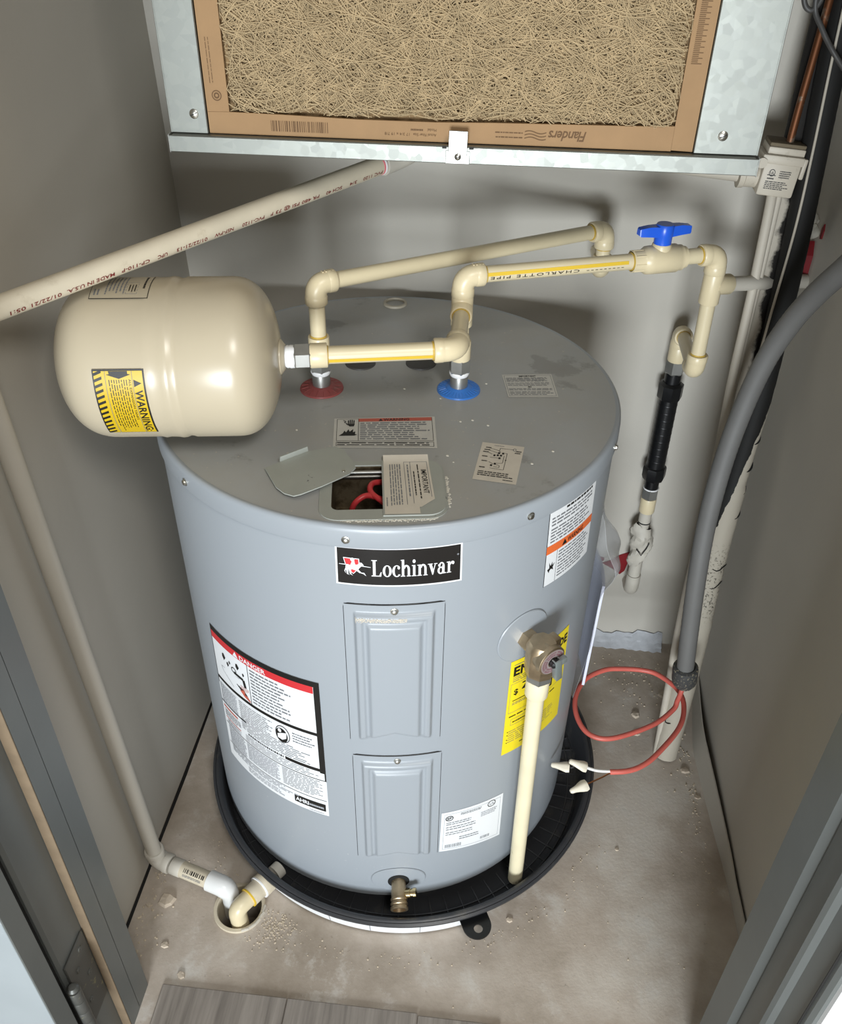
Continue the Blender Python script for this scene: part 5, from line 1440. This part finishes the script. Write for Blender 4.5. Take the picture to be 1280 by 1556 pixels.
def screw(P, d, parent, r_=0.0050, m_='screw'):
    P = Vector(P); d = Vector(d).normalized(); x_, y_, _ = frame_for(d)
    o = MB().lathe([(r_, 0), (r_*0.95, 0.0010), (r_*0.5, 0.0022), (0, 0.0024)], P, d, seg=18)
    s = o.build('screw', m_, parent, 40)
    MB().box(P+d*0.0022, (r_*1.5, 0.0008, 0.0010), Matrix((x_, y_, d)).transposed() @ Matrix.Rotation(0.4, 3, 'Z'), 0).build('slot', 'grime', s, 0)
    return s
screw((-0.1945, YF, 1.106), (0, -1, 0), ah); screw((0.3500, YF, 1.1045), (0, -1, 0), ah)
clip = MB()
cy = YF-0.0095
clip.box((0.0845, cy, 1.0868), (0.0195, 0.0016, 0.030), Matrix.Rotation(R(1.0), 3, 'Y'), 0.0005, seg=1)
clip.box((0.0845, cy+0.0015, 1.0755), (0.0250, 0.0016, 0.0130), None, 0.0005, seg=1)
cl = clip.build('filter_clip', 'steel', ah, 30, label='small steel turn clip holding the filter')
screw((0.0848, cy-0.0008, 1.0765), (0, -1, 0), cl, 0.0036)
for x in (0.0705, 0.0985):
    MB().box((x, YF-0.0085, 1.0850), (0.0045, 0.001, 0.0022)).build('slot', 'grime', cl, 0)

# filter: cardboard frame, coarse fibre mat, printing
ZF = 1.66
fl = thing('air_filter', 'tan fibre air filter in a brown cardboard frame held in the air handler', 'air filter', (0.0715, YF+0.01, 1.0875))
yf = YF+0.0035
def band(pts, name, lab=None):
    return MB().prism([(x, yf+0.002, z) for x, z in pts], (0, -1, 0), 0.0022).build(name, 'card', fl, 0)
FX0, FX1 = -0.1808, 0.3234
band([(FX0, 1.0872), (FX0+0.0235, 1.0872), (FX0+0.0235, ZF), (FX0, ZF)], 'frame_side')
band([(FX1-0.0215, 1.0880), (FX1, 1.0872), (FX1, ZF), (FX1-0.0215, ZF)], 'frame_side')
zt = [(FX0+0.0238, 1.1085), (-0.10, 1.1078), (-0.02, 1.1060), (0.06, 1.1062), (0.12, 1.1078), (0.20, 1.1090), (0.26, 1.1098), (FX1-0.0218, 1.1112)]
bot = MB().prism([(FX0+0.0005, yf+0.0015, 1.0870)]+[(FX1-0.0218, yf+0.0015, 1.0872)]+[(x, yf+0.0015, z) for x, z in zt[::-1]]+[(FX0+0.0005, yf+0.0015, 1.1080)], (0, -1, 0), 0.0026).build('frame_bottom', 'card', fl, 0)
band([(FX0, ZF-0.022), (FX1, ZF-0.022), (FX1, ZF), (FX0, ZF)], 'frame_top')
# box of the frame behind
MB().box((0.0713, YF+0.028, (1.0885+ZF)/2), (FX1-FX0-0.004, 0.030, ZF-1.0885)).build('fibre_pad', 'pad', fl, 0, label='dense tan backing of the fibre mat')
# fibres
def fibres():
    rg = np.random.default_rng(3); V = []; F = []; off = 0
    X0, X1, Z0, Z1 = FX0+0.0245, FX1-0.0225, 1.1095, ZF-0.021
    n = 10500; ns = 9
    for k in range(n):
        cx = rg.uniform(X0, X1); cz_ = rg.uniform(Z0, 1.27) if k < 5400 else rg.uniform(1.26, Z1); ln = rg.uniform(0.035, 0.11)
        an = rg.choice([0.75, -0.75, 0.2, 2.4])+rg.normal(0, 0.35); cu = rg.normal(0, 22)
        s = np.linspace(-ln/2, ln/2, ns)
        th = an+cu*s+rg.normal(0, 0.25)*np.sin(s/ln*7)
        ds = s[1]-s[0]
        px_ = cx+np.concatenate([[0], np.cumsum(np.cos(th[:-1])*ds)])-math.cos(an)*ln/2
        pz_ = cz_+np.concatenate([[0], np.cumsum(np.sin(th[:-1])*ds)])-math.sin(an)*ln/2
        ok = (px_ > X0-0.001) & (px_ < X1+0.001) & (pz_ > Z0-0.001+0.0012*np.sin(px_*60)) & (pz_ < Z1)
        if ok.sum() < 4: continue
        i0 = np.argmax(ok); i1 = i0
        while i1 < ns and ok[i1]: i1 += 1
        if i1-i0 < 4: continue
        px_, pz_, th = px_[i0:i1], pz_[i0:i1], th[i0:i1]; m_ = i1-i0
        dep = YF+0.0095-rg.uniform(0, 1)**1.5*0.0085
        py_ = dep+0.0016*np.sin(np.linspace(0, PI*rg.uniform(1, 3), m_)+rg.uniform(0, 6))
        r_ = rg.uniform(0.00022, 0.00050)
        nx = -np.sin(th); nz = np.cos(th)
        a_ = np.stack([px_+nx*r_, py_, pz_+nz*r_], 1); b_ = np.stack([px_, py_-r_, pz_], 1); c_ = np.stack([px_-nx*r_, py_, pz_-nz*r_], 1)
        vv = np.stack([a_, b_, c_], 1).reshape(-1, 3); V.append(vv)
        for i in range(m_-1):
            o = off+3*i
            F += [[o, o+1, o+4, o+3], [o+1, o+2, o+5, o+4]]
        off += 3*m_
    V = np.concatenate(V); mb = MB(); mb.v = V.tolist(); mb.f = F; mb.m = [0]*len(F)
    o = mb.build('fibre_mat', 'fibre', fl, 0, fixn=False); o['kind'] = 'stuff'
fibres()
# printing on the cardboard, upside down
yp = yf-0.0013
def cardfn(x0, z0, w_, h_, flip=True):
    def fn(s, t, lay):
        if flip: s, t = 1-s, 1-t
        return (x0+w_*s, yp-0.0002-0.0001*lay, z0+h_*t)
    return fn
st = Sticker(0.10, 0.016, cardfn(0.118, 1.0895, 0.10, 0.016), ['cardprint'])
vs_, fs_, wd_ = text_mesh('Flanders', 0.012, 0.92, 0.25)
st._put([(0.0035+a*(0.0385/wd_), 0.0030+b*0.0135) for a, b in vs_], fs_, 'cardprint', 1)
for k in range(3):
    st.line([(0.0440+i*0.0022, 0.0050+k*0.0030+0.0013*math.sin(i*0.6+k*0.2)) for i in range(11)], 0.0008, 'cardprint', 1)
st.words(0.068, 0.004, 0.098, 0.013, 2, 'cardprint', 1, seed=5, fill=0.25, ragged=0.1)
st.build('frame_print', bot, label='printed Flanders name, upside down')
st = Sticker(0.07, 0.012, cardfn(-0.003, 1.0900, 0.07, 0.012), ['cardprint'])
st.text('Actual Filter Size', 0.006, 0.0070, 0.0038, 'cardprint', 1, fit=0.024); st.text('17 3/4 x 19 7/8', 0.034, 0.0070, 0.0038, 'cardprint', 1, fit=0.026); st.text('Model', 0.006, 0.0020, 0.0038, 'cardprint', 1)
st.words(0.020, 0.0022, 0.034, 0.0050, 1, 'cardprint', 1, seed=3, fill=0.6)
st.build('frame_print', bot)
st = Sticker(0.062, 0.012, cardfn(-0.115, 1.0905, 0.062, 0.012), ['cardprint']); st.bars(0.0, 0.0005, 0.062, 0.0110, 'cardprint', 1, 30, 8); st.build('bar_code', bot)
sd = [o for o in bpy.data.objects if o.name.startswith('frame_side')]
def sidefn(x0, z0, w_, h_):
    return lambda s, t, lay: (x0+w_*s, yf-0.0004-0.0001*lay, z0+h_*t)
st = Sticker(0.02, 0.10, sidefn(FX0+0.002, 1.118, 0.02, 0.10), ['cardprint']); st.disc(0.010, 0.006, 0.0052, 0.0052, 'cardprint', 1, 20, inner=0.8); st.disc(0.010, 0.006, 0.0030, 0.0030, 'cardprint', 1, 16, inner=0.5)
st.words(0.003, 0.015, 0.009, 0.060, 2, 'cardprint', 1, rot90=True, seed=4, fill=0.25, ragged=0.3); st.build('frame_print', sd[0])
st = Sticker(0.02, 0.10, sidefn(FX1-0.020, 1.168, 0.02, 0.10), ['cardprint'])
for k in range(34): st.rect(0.003, k*0.0016, 0.009+0.004*(k % 3 == 0), k*0.0016+0.0007, 'cardprint', 1)
st.build('bar_code', sd[1])

# ================================================================== electrical box, refrigerant lines, conduit
bx = thing('electrical_box', 'small grey plastic electrical box with a clip lid beside the air handler corner', 'junction box', (0.492, 0.215, 0.968))
bc = Vector((0.4905, 0.212, 0.992))
rb = Matrix.Rotation(R(4), 3, 'Y') @ Matrix.Rotation(R(-2), 3, 'Z')
MB().box(bc, (0.047, 0.040, 0.044), rb, 0.003).build('body', 'boxplas', bx, 35)
lidb = MB()
lidb.box(bc+Vector((0.0, 0.001, 0.0245)), (0.053, 0.046, 0.011), rb, 0.0018)
lidb.box(bc+Vector((0.003, 0.004, 0.0335)), (0.047, 0.040, 0.010), rb, 0.0018)
lb = lidb.build('box_lid', 'boxplas', bx, 35)
MB().box(bc+Vector((0.004, 0.006, 0.0405)), (0.046, 0.038, 0.005), rb, 0.0015).build('dusty_top', 'boxtop', lb, 35, label='dirty brown dust on top')
MB().box(bc+Vector((0.0285, -0.010, 0.013)), (0.006, 0.014, 0.026), rb, 0.002).build('latch', 'boxplas', lb, 35)
MB().lathe([(0.0065, 0), (0.0065, 0.006), (0, 0.006)], bc+Vector((-0.0275, -0.0185, 0.0215)), (0, -1, 0), seg=20).build('hinge_lug', 'boxplas', lb, 40)
MB().lathe([(0.0160, 0), (0.0160, 0.026), (0.0175, 0.027), (0.0175, 0.034), (0, 0.034)], bc+Vector((-0.014, 0.004, -0.001)), (-1, 0, 0.02), seg=28).build('hub', 'boxplas', bx, 40)
fb = bc+rb @ Vector((-0.0235, -0.0201, -0.022))
st = Sticker(0.047, 0.044, lambda s, t, lay: fb+rb @ Vector((0.047*s, -0.0003-0.0001*lay, 0.044*t)), ['ink'])
st.disc(0.0125, 0.0300, 0.0040, 0.0046, 'ink', 1, 18, inner=0.8); st.text('UL', 0.0100, 0.0285, 0.0045, 'ink', 1, bold=0.02)
st.rect(0.0070, 0.0265, 0.0180, 0.0275, 'ink', 1); st.words(0.008, 0.0215, 0.0165, 0.0240, 1, 'ink', 1, seed=2, fill=0.7, ragged=0)
st.words(0.022, 0.0240, 0.0370, 0.0340, 4, 'ink', 1, seed=4, fill=0.5, ragged=0.2); st.words(0.007, 0.009, 0.0390, 0.0200, 5, 'ink', 1, seed=5, fill=0.5, ragged=0.3)
st.build('box_print', bx)
# short pale stub from the hub in behind the air handler rail
MB().tube([bc+Vector((-0.044, 0.006, -0.002)), (0.36, 0.235, 0.993)], 0.0095, 16).build('stub_conduit', 'bead', bx, 50)

rl = thing('refrigerant_lines', 'paint-sprayed black foam refrigerant tubes standing in the back right corner', 'refrigerant lines', (0.503, 0.045, 0))
Bp = [(0.5030, 0.0445, 0.0), (0.5090, 0.0700, 0.16), (0.5125, 0.0900, 0.287), (0.5140, 0.1070, 0.39), (0.5170, 0.1220, 0.476), (0.5230, 0.1400, 0.584), (0.5315, 0.1600, 0.706), (0.5335, 0.1830, 0.835), (0.5335, 0.2000, 0.940), (0.5310, 0.2160, 1.04), (0.5300, 0.2360, 1.158), (0.532, 0.27, 1.40), (0.532, 0.30, 1.75)]
def ragged_tube(pts, rfun, seg=26, n=14, seed=1, amp=0.0):
    P = catmull(pts, n); rr = random.Random(seed)
    mb = MB(); mb.tube(P, [rfun(p.z) for p in P], seg)
    if amp: mb.v = [(x+rr.uniform(-amp, amp), y+rr.uniform(-amp, amp), z) for x, y, z in mb.v]
    return mb
def rB(z): 
    r0 = 0.0215 if z < 0.30 else (0.0200 if z < 0.55 else 0.0175)
    for zc in (0.372, 0.405): r0 -= 0.0022*math.exp(-((z-zc)/0.004)**2)
    return r0
ragged_tube(Bp, rB, amp=0.0003).build('foam_tube', 'linefoam', rl, 60, label='larger foam tube, black above and beige-painted below')
Ap = [(0.4990, 0.062, 0.0), (0.5010, 0.092, 0.16), (0.5010, 0.112, 0.28), (0.5010, 0.127, 0.38), (0.5020, 0.142, 0.47), (0.5045, 0.161, 0.58), (0.5075, 0.181, 0.70), (0.5110, 0.2010, 0.815), (0.5100, 0.219, 0.926), (0.5110, 0.238, 1.04), (0.5140, 0.258, 1.156), (0.520, 0.29, 1.40), (0.52, 0.305, 1.75)]
def make_foamA():
    k = NT('foam_tube_blackened'); b = k.b
    g = k.new('ShaderNodeNewGeometry'); sep = k.new('ShaderNodeSeparateXYZ'); k.link(g.outputs['Position'], sep.inputs[0])
    a = k.new('ShaderNodeMath', operation='MULTIPLY_ADD'); a.inputs[1].default_value = 28.0; a.inputs[2].default_value = -14.35; k.link(sep.outputs['X'], a.inputs[0])
    s = k.new('ShaderNodeMath', operation='ADD'); k.link(a.outputs[0], s.inputs[0]); k.link(k.noise(22, 6, 0.65, world=True), s.inputs[1])
    f = k.ramp(s.outputs[0], [(0.36, BW(0)), (0.52, BW(1))])
    zt_ = k.ramp(sep.outputs['Z'], [(0.98, BW(0)), (1.0, BW(1))])
    f = k.mix(1.0, f, zt_, 'ADD')
    k.link(k.mix(f, lin((182, 174, 160)), lin((24, 20, 16))), b.inputs['Base Color']); b.inputs['Roughness'].default_value = 0.8
    return k.m
M['foamA'] = make_foamA()
ragged_tube(Ap, lambda z: 0.0150, 20, amp=0.0003, seed=2).build('foam_tube', 'foamA', rl, 60, label='thinner foam tube, beige paint with black residue')
MB().tube(catmull([(0.4870, 0.0440, 0.0), (0.4832, 0.0677, 0.168), (0.4812, 0.0840, 0.262), (0.4822, 0.1052, 0.392), (0.4866, 0.1395, 0.60), (0.4856, 0.1585, 0.715), (0.4883, 0.1777, 0.829), (0.4888, 0.1960, 0.945), (0.4890, 0.205, 0.975)], 8), 0.0068, 12).build('slim_tube', 'bead', rl, 50, label='slim beige-painted tube')
MB().tube(catmull([(0.4910, 0.1510, 0.640), (0.4915, 0.1657, 0.7313), (0.4955, 0.1850, 0.8451), (0.4985, 0.2030, 0.9539), (0.499, 0.209, 0.98)], 8), 0.0050, 12).build('slim_tube', 'bead', rl, 50, label='slim beige-painted tube ending above the grey conduit')
MB().tube(catmull([(0.4960, 0.1060, 0.49), (0.5020, 0.1150, 0.545), (0.5055, 0.1250, 0.60), (0.5060, 0.1330, 0.65), (0.5140, 0.1560, 0.80), (0.5235, 0.1800, 0.93), (0.5240, 0.195, 1.03), (0.5220, 0.212, 1.15), (0.522, 0.25, 1.40)], 8), 0.0018, 8).build('thin_wire', 'bead', rl, 50, label='thin pale wire between the foam tubes')
MB().tube(catmull([(0.4975, 0.2115, 1.03), (0.5000, 0.2180, 1.074), (0.5035, 0.2250, 1.118), (0.5062, 0.2305, 1.15), (0.5095, 0.2380, 1.192), (0.5140, 0.2520, 1.26), (0.516, 0.27, 1.5)], 8), 0.0050, 12).build('copper_tube', 'pipecopper', rl, 50, label='bare copper tube beside the upper foam')
# cracks in the painted foam
for zc, x_ in ((0.372, 1), (0.405, 1), (0.080, 0)):
    bp = Vector((0.503+0.036*zc, 0.0445+0.16*zc, zc)); pts = []
    rr = random.Random(int(zc*1000))
    for k in range(9):
        a = R(-150+k*15) if x_ else R(-190+k*9); q = rB(zc)+0.0004
        pts.append(bp+Vector((q*math.cos(a), q*math.sin(a), (0.004*math.sin(k*1.1)+0.0012*k+rr.uniform(-0.0015, 0.0015)) if x_ else 0.004*k*(1 if k < 5 else 0.3)+rr.uniform(-0.002, 0.002))))
    MB().tube(pts, [0.0003]+[0.0009]*7+[0.0003], 6).build('foam_crack', 'foamblack', rl, 30)
for zc in (0.50, 0.54, 0.58, 0.625):
    t_ = (zc-0.476)/0.108; bp = Vector((0.5170+0.006*t_, 0.1220+0.018*t_, zc)); pts = []
    for k in range(6):
        a = R(-62+k*11); q = 0.0196 if zc < 0.54 else 0.0183
        pts.append(bp+Vector((q*math.cos(a), q*math.sin(a), 0.0008*k*k*0.5)))
    MB().tube(pts, [0.0003, 0.0012, 0.0018, 0.0018, 0.0012, 0.0003], 6).build('foam_crack', 'foamblack', rl, 30)
# white caulk lump where the lines pass the wall
lump = MB(); rr = random.Random(6)
for k in range(9):
    c = Vector((0.556+rr.uniform(-0.014, 0.012), 0.235+rr.uniform(-0.012, 0.012), 0.930+rr.uniform(-0.018, 0.016))); s = rr.uniform(0.006, 0.012)
    lump.lathe([(0, -s)]+[(s*math.cos(R(a))*rr.uniform(.8, 1.15), s*math.sin(R(a))) for a in range(-60, 61, 30)]+[(0, s)], c, (rr.uniform(-1, 1), rr.uniform(-1, 1), 1), seg=9)
tag(lump.build('sealant_lump', 'caulk', None, 40), 'lumpy white sealant blob beside the black foam tube on the right wall', 'sealant')

# dark loose thermostat cable near the top corner
tag(MB().tube(catmull([(0.455, 0.250, 1.32), (0.4680, 0.219, 1.222), (0.4745, 0.217, 1.1925), (0.4820, 0.215, 1.1835), (0.4890, 0.2155, 1.1860), (0.4935, 0.2165, 1.1960), (0.4890, 0.2160, 1.2030), (0.4870, 0.2150, 1.1950), (0.4905, 0.2145, 1.1804), (0.4991, 0.2080, 1.167), (0.5074, 0.2030, 1.1548), (0.5227, 0.1960, 1.1364), (0.560, 0.200, 1.10)], 8), 0.0032, 10).build('thin_cable', 'greycap', None, 50),
    'thin dark cable looped at the top beside the copper tube', 'cable')

cd = thing('flexible_conduit', 'grey flexible conduit curving from the right wall down to a dark connector', 'conduit', (0.485, 0.0, 0.24))
Cp = [(0.5900, -0.150, 1.055), (0.5600, -0.100, 1.030), (0.5338, -0.060, 0.999), (0.5239, -0.020, 0.9536), (0.5150, 0.015, 0.909), (0.5050, 0.042, 0.860), (0.4920, 0.058, 0.797), (0.4800, 0.060, 0.717), (0.4710, 0.052, 0.635), (0.4660, 0.037, 0.545), (0.4670, 0.020, 0.458), (0.4740, 0.006, 0.350), (0.4785, 0.0, 0.297), (0.4815, -0.0015, 0.268)]
cpth = catmull(Cp, 16)
mb = MB(); n = len(cpth)
mb.tube(cpth, [0.0138+0.00022*(k % 2) for k in range(n)], 24)
mb.build('conduit', 'conduit', cd, 60)
cdir = (Vector((0.4855, -0.0005, 0.235))-Vector((0.4810, -0.0015, 0.272))).normalized()
MB().lathe([(0.0150, 0), (0.0200, 0.002), (0.0205, 0.006), (0.0205, 0.030), (0.0190, 0.037), (0.0150, 0.042), (0.0150, 0.044), (0.0110, 0.0455), (0, 0.0455)], (0.4808, -0.0012, 0.279), cdir, seg=28).build('connector', 'conn', cd, 35, label='dark grimy end connector')

# salmon power cable looping from the connector to the heater side
pc = thing('power_cable', 'salmon red power cable looped between the grey conduit and the water heater', 'cable', (0.40, -0.03, 0.19))
lp = [(0.4845, -0.001, 0.243), (0.4845, -0.003, 0.226), (0.4780, -0.016, 0.212), (0.4700, -0.030, 0.204), (0.4335, -0.062, 0.199), (0.3690, -0.093, 0.196), (0.3330, -0.090, 0.196), (0.3140, -0.062, 0.199), (0.3110, -0.022, 0.203), (0.3280, 0.018, 0.206), (0.3610, 0.042, 0.208), (0.3900, 0.050, 0.207), (0.4300, 0.052, 0.206), (0.4560, 0.042, 0.207), (0.4830, 0.010, 0.209), (0.4880, -0.026, 0.208), (0.4740, -0.070, 0.206), (0.4330, -0.124, 0.203), (0.4080, -0.146, 0.200), (0.3850, -0.1560, 0.198), (0.3600, -0.1590, 0.196)]
MB().tube(catmull(lp, 8), 0.0042, 14).build('jacket', 'cable', pc, 50)
ww = [(0.362, -0.158, 0.1965), (0.3400, -0.1585, 0.1960), (0.3220, -0.1560, 0.1985)]
MB().tube(catmull(ww, 6), 0.0024, 10).build('white_wire', 'wirewhite', pc, 50, label='white insulated wire')
MB().tube([(0.3600, -0.1600, 0.1950), (0.3480, -0.1680, 0.1935), (0.3220, -0.1830, 0.1910)], 0.0013, 8).build('bare_wire', 'copper', pc, 50, label='bare copper ground wire')
def wirenut(base, d, name, parent, L=0.024):
    d = Vector(d).normalized(); mb = MB(); n = 20; vs = []; fs = []
    x_, y_, _ = frame_for(d); b0 = Vector(base)
    for t, r_ in ((0, 0.0062), (0.005, 0.0068), (0.010, 0.0058), (0.021, 0.0046), (0.0265, 0.0040), (0.0285, 0.0026)):
        for k in range(n):
            a = 2*PI*k/n; q = r_*(1+0.07*math.cos(10*a)*(0.004 < t < 0.02))
            if t <= 0.011: q *= 1+0.45*max(0, abs(math.cos(a))-0.75)/0.25
            vs.append(b0+d*t+(x_*math.cos(a)+y_*math.sin(a))*q)
    for j in range(5):
        for k in range(n): fs.append([j*n+k, j*n+(k+1) % n, (j+1)*n+(k+1) % n, (j+1)*n+k])
    fs += [list(range(n))[::-1], list(range(5*n, 6*n))]
    return mb.raw(vs, fs).build(name, 'nut', parent, 50)
wirenut((0.3235, -0.1565, 0.1985), (-0.95, 0.10, 0.28), 'wire_nut', pc)
wirenut((0.3240, -0.1825, 0.1912), (-0.82, -0.42, -0.12), 'wire_nut', pc)
wirenut((0.2985, -0.1540, 0.1915), (-0.90, 0.10, -0.05), 'wire_nut', pc)
MB().tube([(0.300, -0.1538, 0.192), (0.3035, -0.1542, 0.1938), (0.3052, -0.1528, 0.199)], 0.0026, 8).build('wire_stub', 'wireblack', pc, 40)

# clear document pouch hanging on the heater's right side
pou = thing('manual_pouch', 'clear plastic pouch holding a folded booklet taped to the heater right side', 'document pouch', (0.315, 0.08, 0.22))
def sheet(t0, t1, z0, z1, rfun, nu=12, nv=16, th=0.0006):
    vs = []; fs = []
    for L in range(2):
        for j in range(nv+1):
            for i in range(nu+1):
                s = i/nu; t = j/nv; q = rfun(s, t)+L*th
                vs.append(cyl(R(t0+(t1-t0)*s), z0+(z1-z0)*t, q))
    N = (nu+1)*(nv+1)
    for j in range(nv):
        for i in range(nu):
            a = j*(nu+1)+i; fs.append([a, a+nu+1, a+nu+2, a+1]); fs.append([N+a, N+a+1, N+a+nu+2, N+a+nu+1])
    bl = [j*(nu+1) for j in range(nv+1)]; br = [j*(nu+1)+nu for j in range(nv+1)]; bb = list(range(nu+1)); bt = [nv*(nu+1)+i for i in range(nu+1)]
    for e_ in (bl, br, bb, bt):
        for k in range(len(e_)-1): fs.append([e_[k], e_[k+1], N+e_[k+1], N+e_[k]])
    return MB().raw(vs, fs)
sheet(88, 112, 0.225, 0.445, lambda s, t: 0.3195+0.004*t+0.0025*math.sin(PI*s), th=0.0042).build('booklet', 'bluewhite', pou, 50, label='white folded booklet')
sheet(84, 116, 0.215, 0.585, lambda s, t: 0.3065+0.014*min(1, t*3)+0.030*math.exp(-((t-0.735)/0.075)**2)*(0.55+0.45*math.sin(PI*s)+0.1*math.sin(17*s))-0.0125*max(0, (t-0.82)/0.18), 20, 30, th=0.0004).build('pouch_film', 'film', pou, 50, label='crinkled clear plastic film')

# ================================================================== crumbs and chips on the floor
chips = [((-0.317, -0.333), 0.018, 'large pale concrete chip by the left wall near the floor drain'), ((-0.297, -0.402), 0.008, 'small pale concrete chip in front of the floor drain'),
         ((-0.342, -0.344), 0.007, 'thin concrete sliver at the foot of the left wall'), ((-0.258, -0.443), 0.009, 'flat white flake just behind the vinyl planks'),
         ((0.222, -0.305), 0.008, 'white flake beside the black drain pan rim near the cream tube'), ((0.3985, -0.1640), 0.005, 'white crumb on the floor right of the dangling wire nut'),
         ((0.515, 0.185), 0.013, 'grey mortar chip behind the foam tube base'), ((0.455, 0.130), 0.012, 'pale mortar chip seen inside the red cable loop'), ((0.455, 0.085), 0.009, 'smaller mortar chip low inside the red cable loop'),
         ((0.533, 0.010), 0.012, 'rough mortar chip between foam tube and right wall'), ((0.548, -0.045), 0.008, 'mortar chip along the right wall trim')]
for k, ((x, y), s, lab) in enumerate(chips):
    rr = random.Random(40+k); n = 7
    pts = [(x+s*math.cos(2*PI*i/n+0.3)*rr.uniform(0.6, 1.05), y+s*0.75*math.sin(2*PI*i/n+0.3)*rr.uniform(0.6, 1.05)) for i in range(n)]
    hgt = s*rr.uniform(0.25, 0.4); vs = [(a, b_, 0.0) for a, b_ in pts]+[(x+(a-x)*0.8, y+(b_-y)*0.8, hgt*rr.uniform(0.7, 1.0)) for a, b_ in pts]+[(x, y, hgt)]
    fs = [list(range(n))[::-1]]+[[i, (i+1) % n, n+(i+1) % n, n+i] for i in range(n)]+[[n+i, n+(i+1) % n, 2*n] for i in range(n)]
    tag(MB().raw(vs, fs).build('concrete_chip', 'chip', None, 0), lab, 'debris')
rr = random.Random(77); mb = MB()
def crumb(x, y, s):
    a = rr.uniform(0, 6); d = (rr.uniform(-.3, .3), rr.uniform(-.3, .3), 1)
    mb.lathe([(s*rr.uniform(.7, 1.2), -0.0003), (s*0.7, s*0.5), (0, s*0.7)], (x, y, 0), d, seg=5)
def onfloor(x, y):
    return math.hypot(x-PC.x, y-PC.y) > 0.345 and math.hypot(x-HX[0], y-HX[1]) > 0.044 and y > -0.455 and -0.36 < x < 0.55
for k in range(260):
    x, y = rr.gauss(-0.142, 0.020), rr.gauss(-0.355, 0.018)
    if onfloor(x, y): crumb(x, y, rr.uniform(0.0005, 0.0018))
for k in range(120):
    a = R(rr.uniform(-150, -20)); q = 0.348+abs(rr.gauss(0, 0.02)); x, y = PC.x+q*math.cos(a), PC.y+q*math.sin(a)
    if onfloor(x, y): crumb(x, y, rr.uniform(0.0006, 0.0018))
for k in range(160):
    x, y = rr.uniform(-0.36, 0.55), rr.uniform(-0.45, 0.25)
    if onfloor(x, y): crumb(x, y, rr.uniform(0.0006, 0.0016))
for k in range(170):
    t = rr.random(); x, y = 0.535+rr.gauss(0, 0.012)+0.02*t, 0.10-0.34*t
    if onfloor(x, y): crumb(x, y, rr.uniform(0.0006, 0.0024)*(1.2-0.6*t))
for k in range(130):
    x, y = rr.gauss(0.47, 0.045), rr.gauss(0.22, 0.05)
    if onfloor(x, y) and y < 0.30: crumb(x, y, rr.uniform(0.0005, 0.0022))
for k in range(60):
    x, y = -0.352+abs(rr.gauss(0, 0.02)), rr.uniform(-0.44, -0.28)
    if onfloor(x, y): crumb(x, y, rr.uniform(0.0008, 0.0026))
o = mb.build('floor_debris', 'dirt', None, 0); o['kind'] = 'stuff'; o['label'] = 'scattered mortar crumbs and dust over the concrete floor'; o['category'] = 'debris'
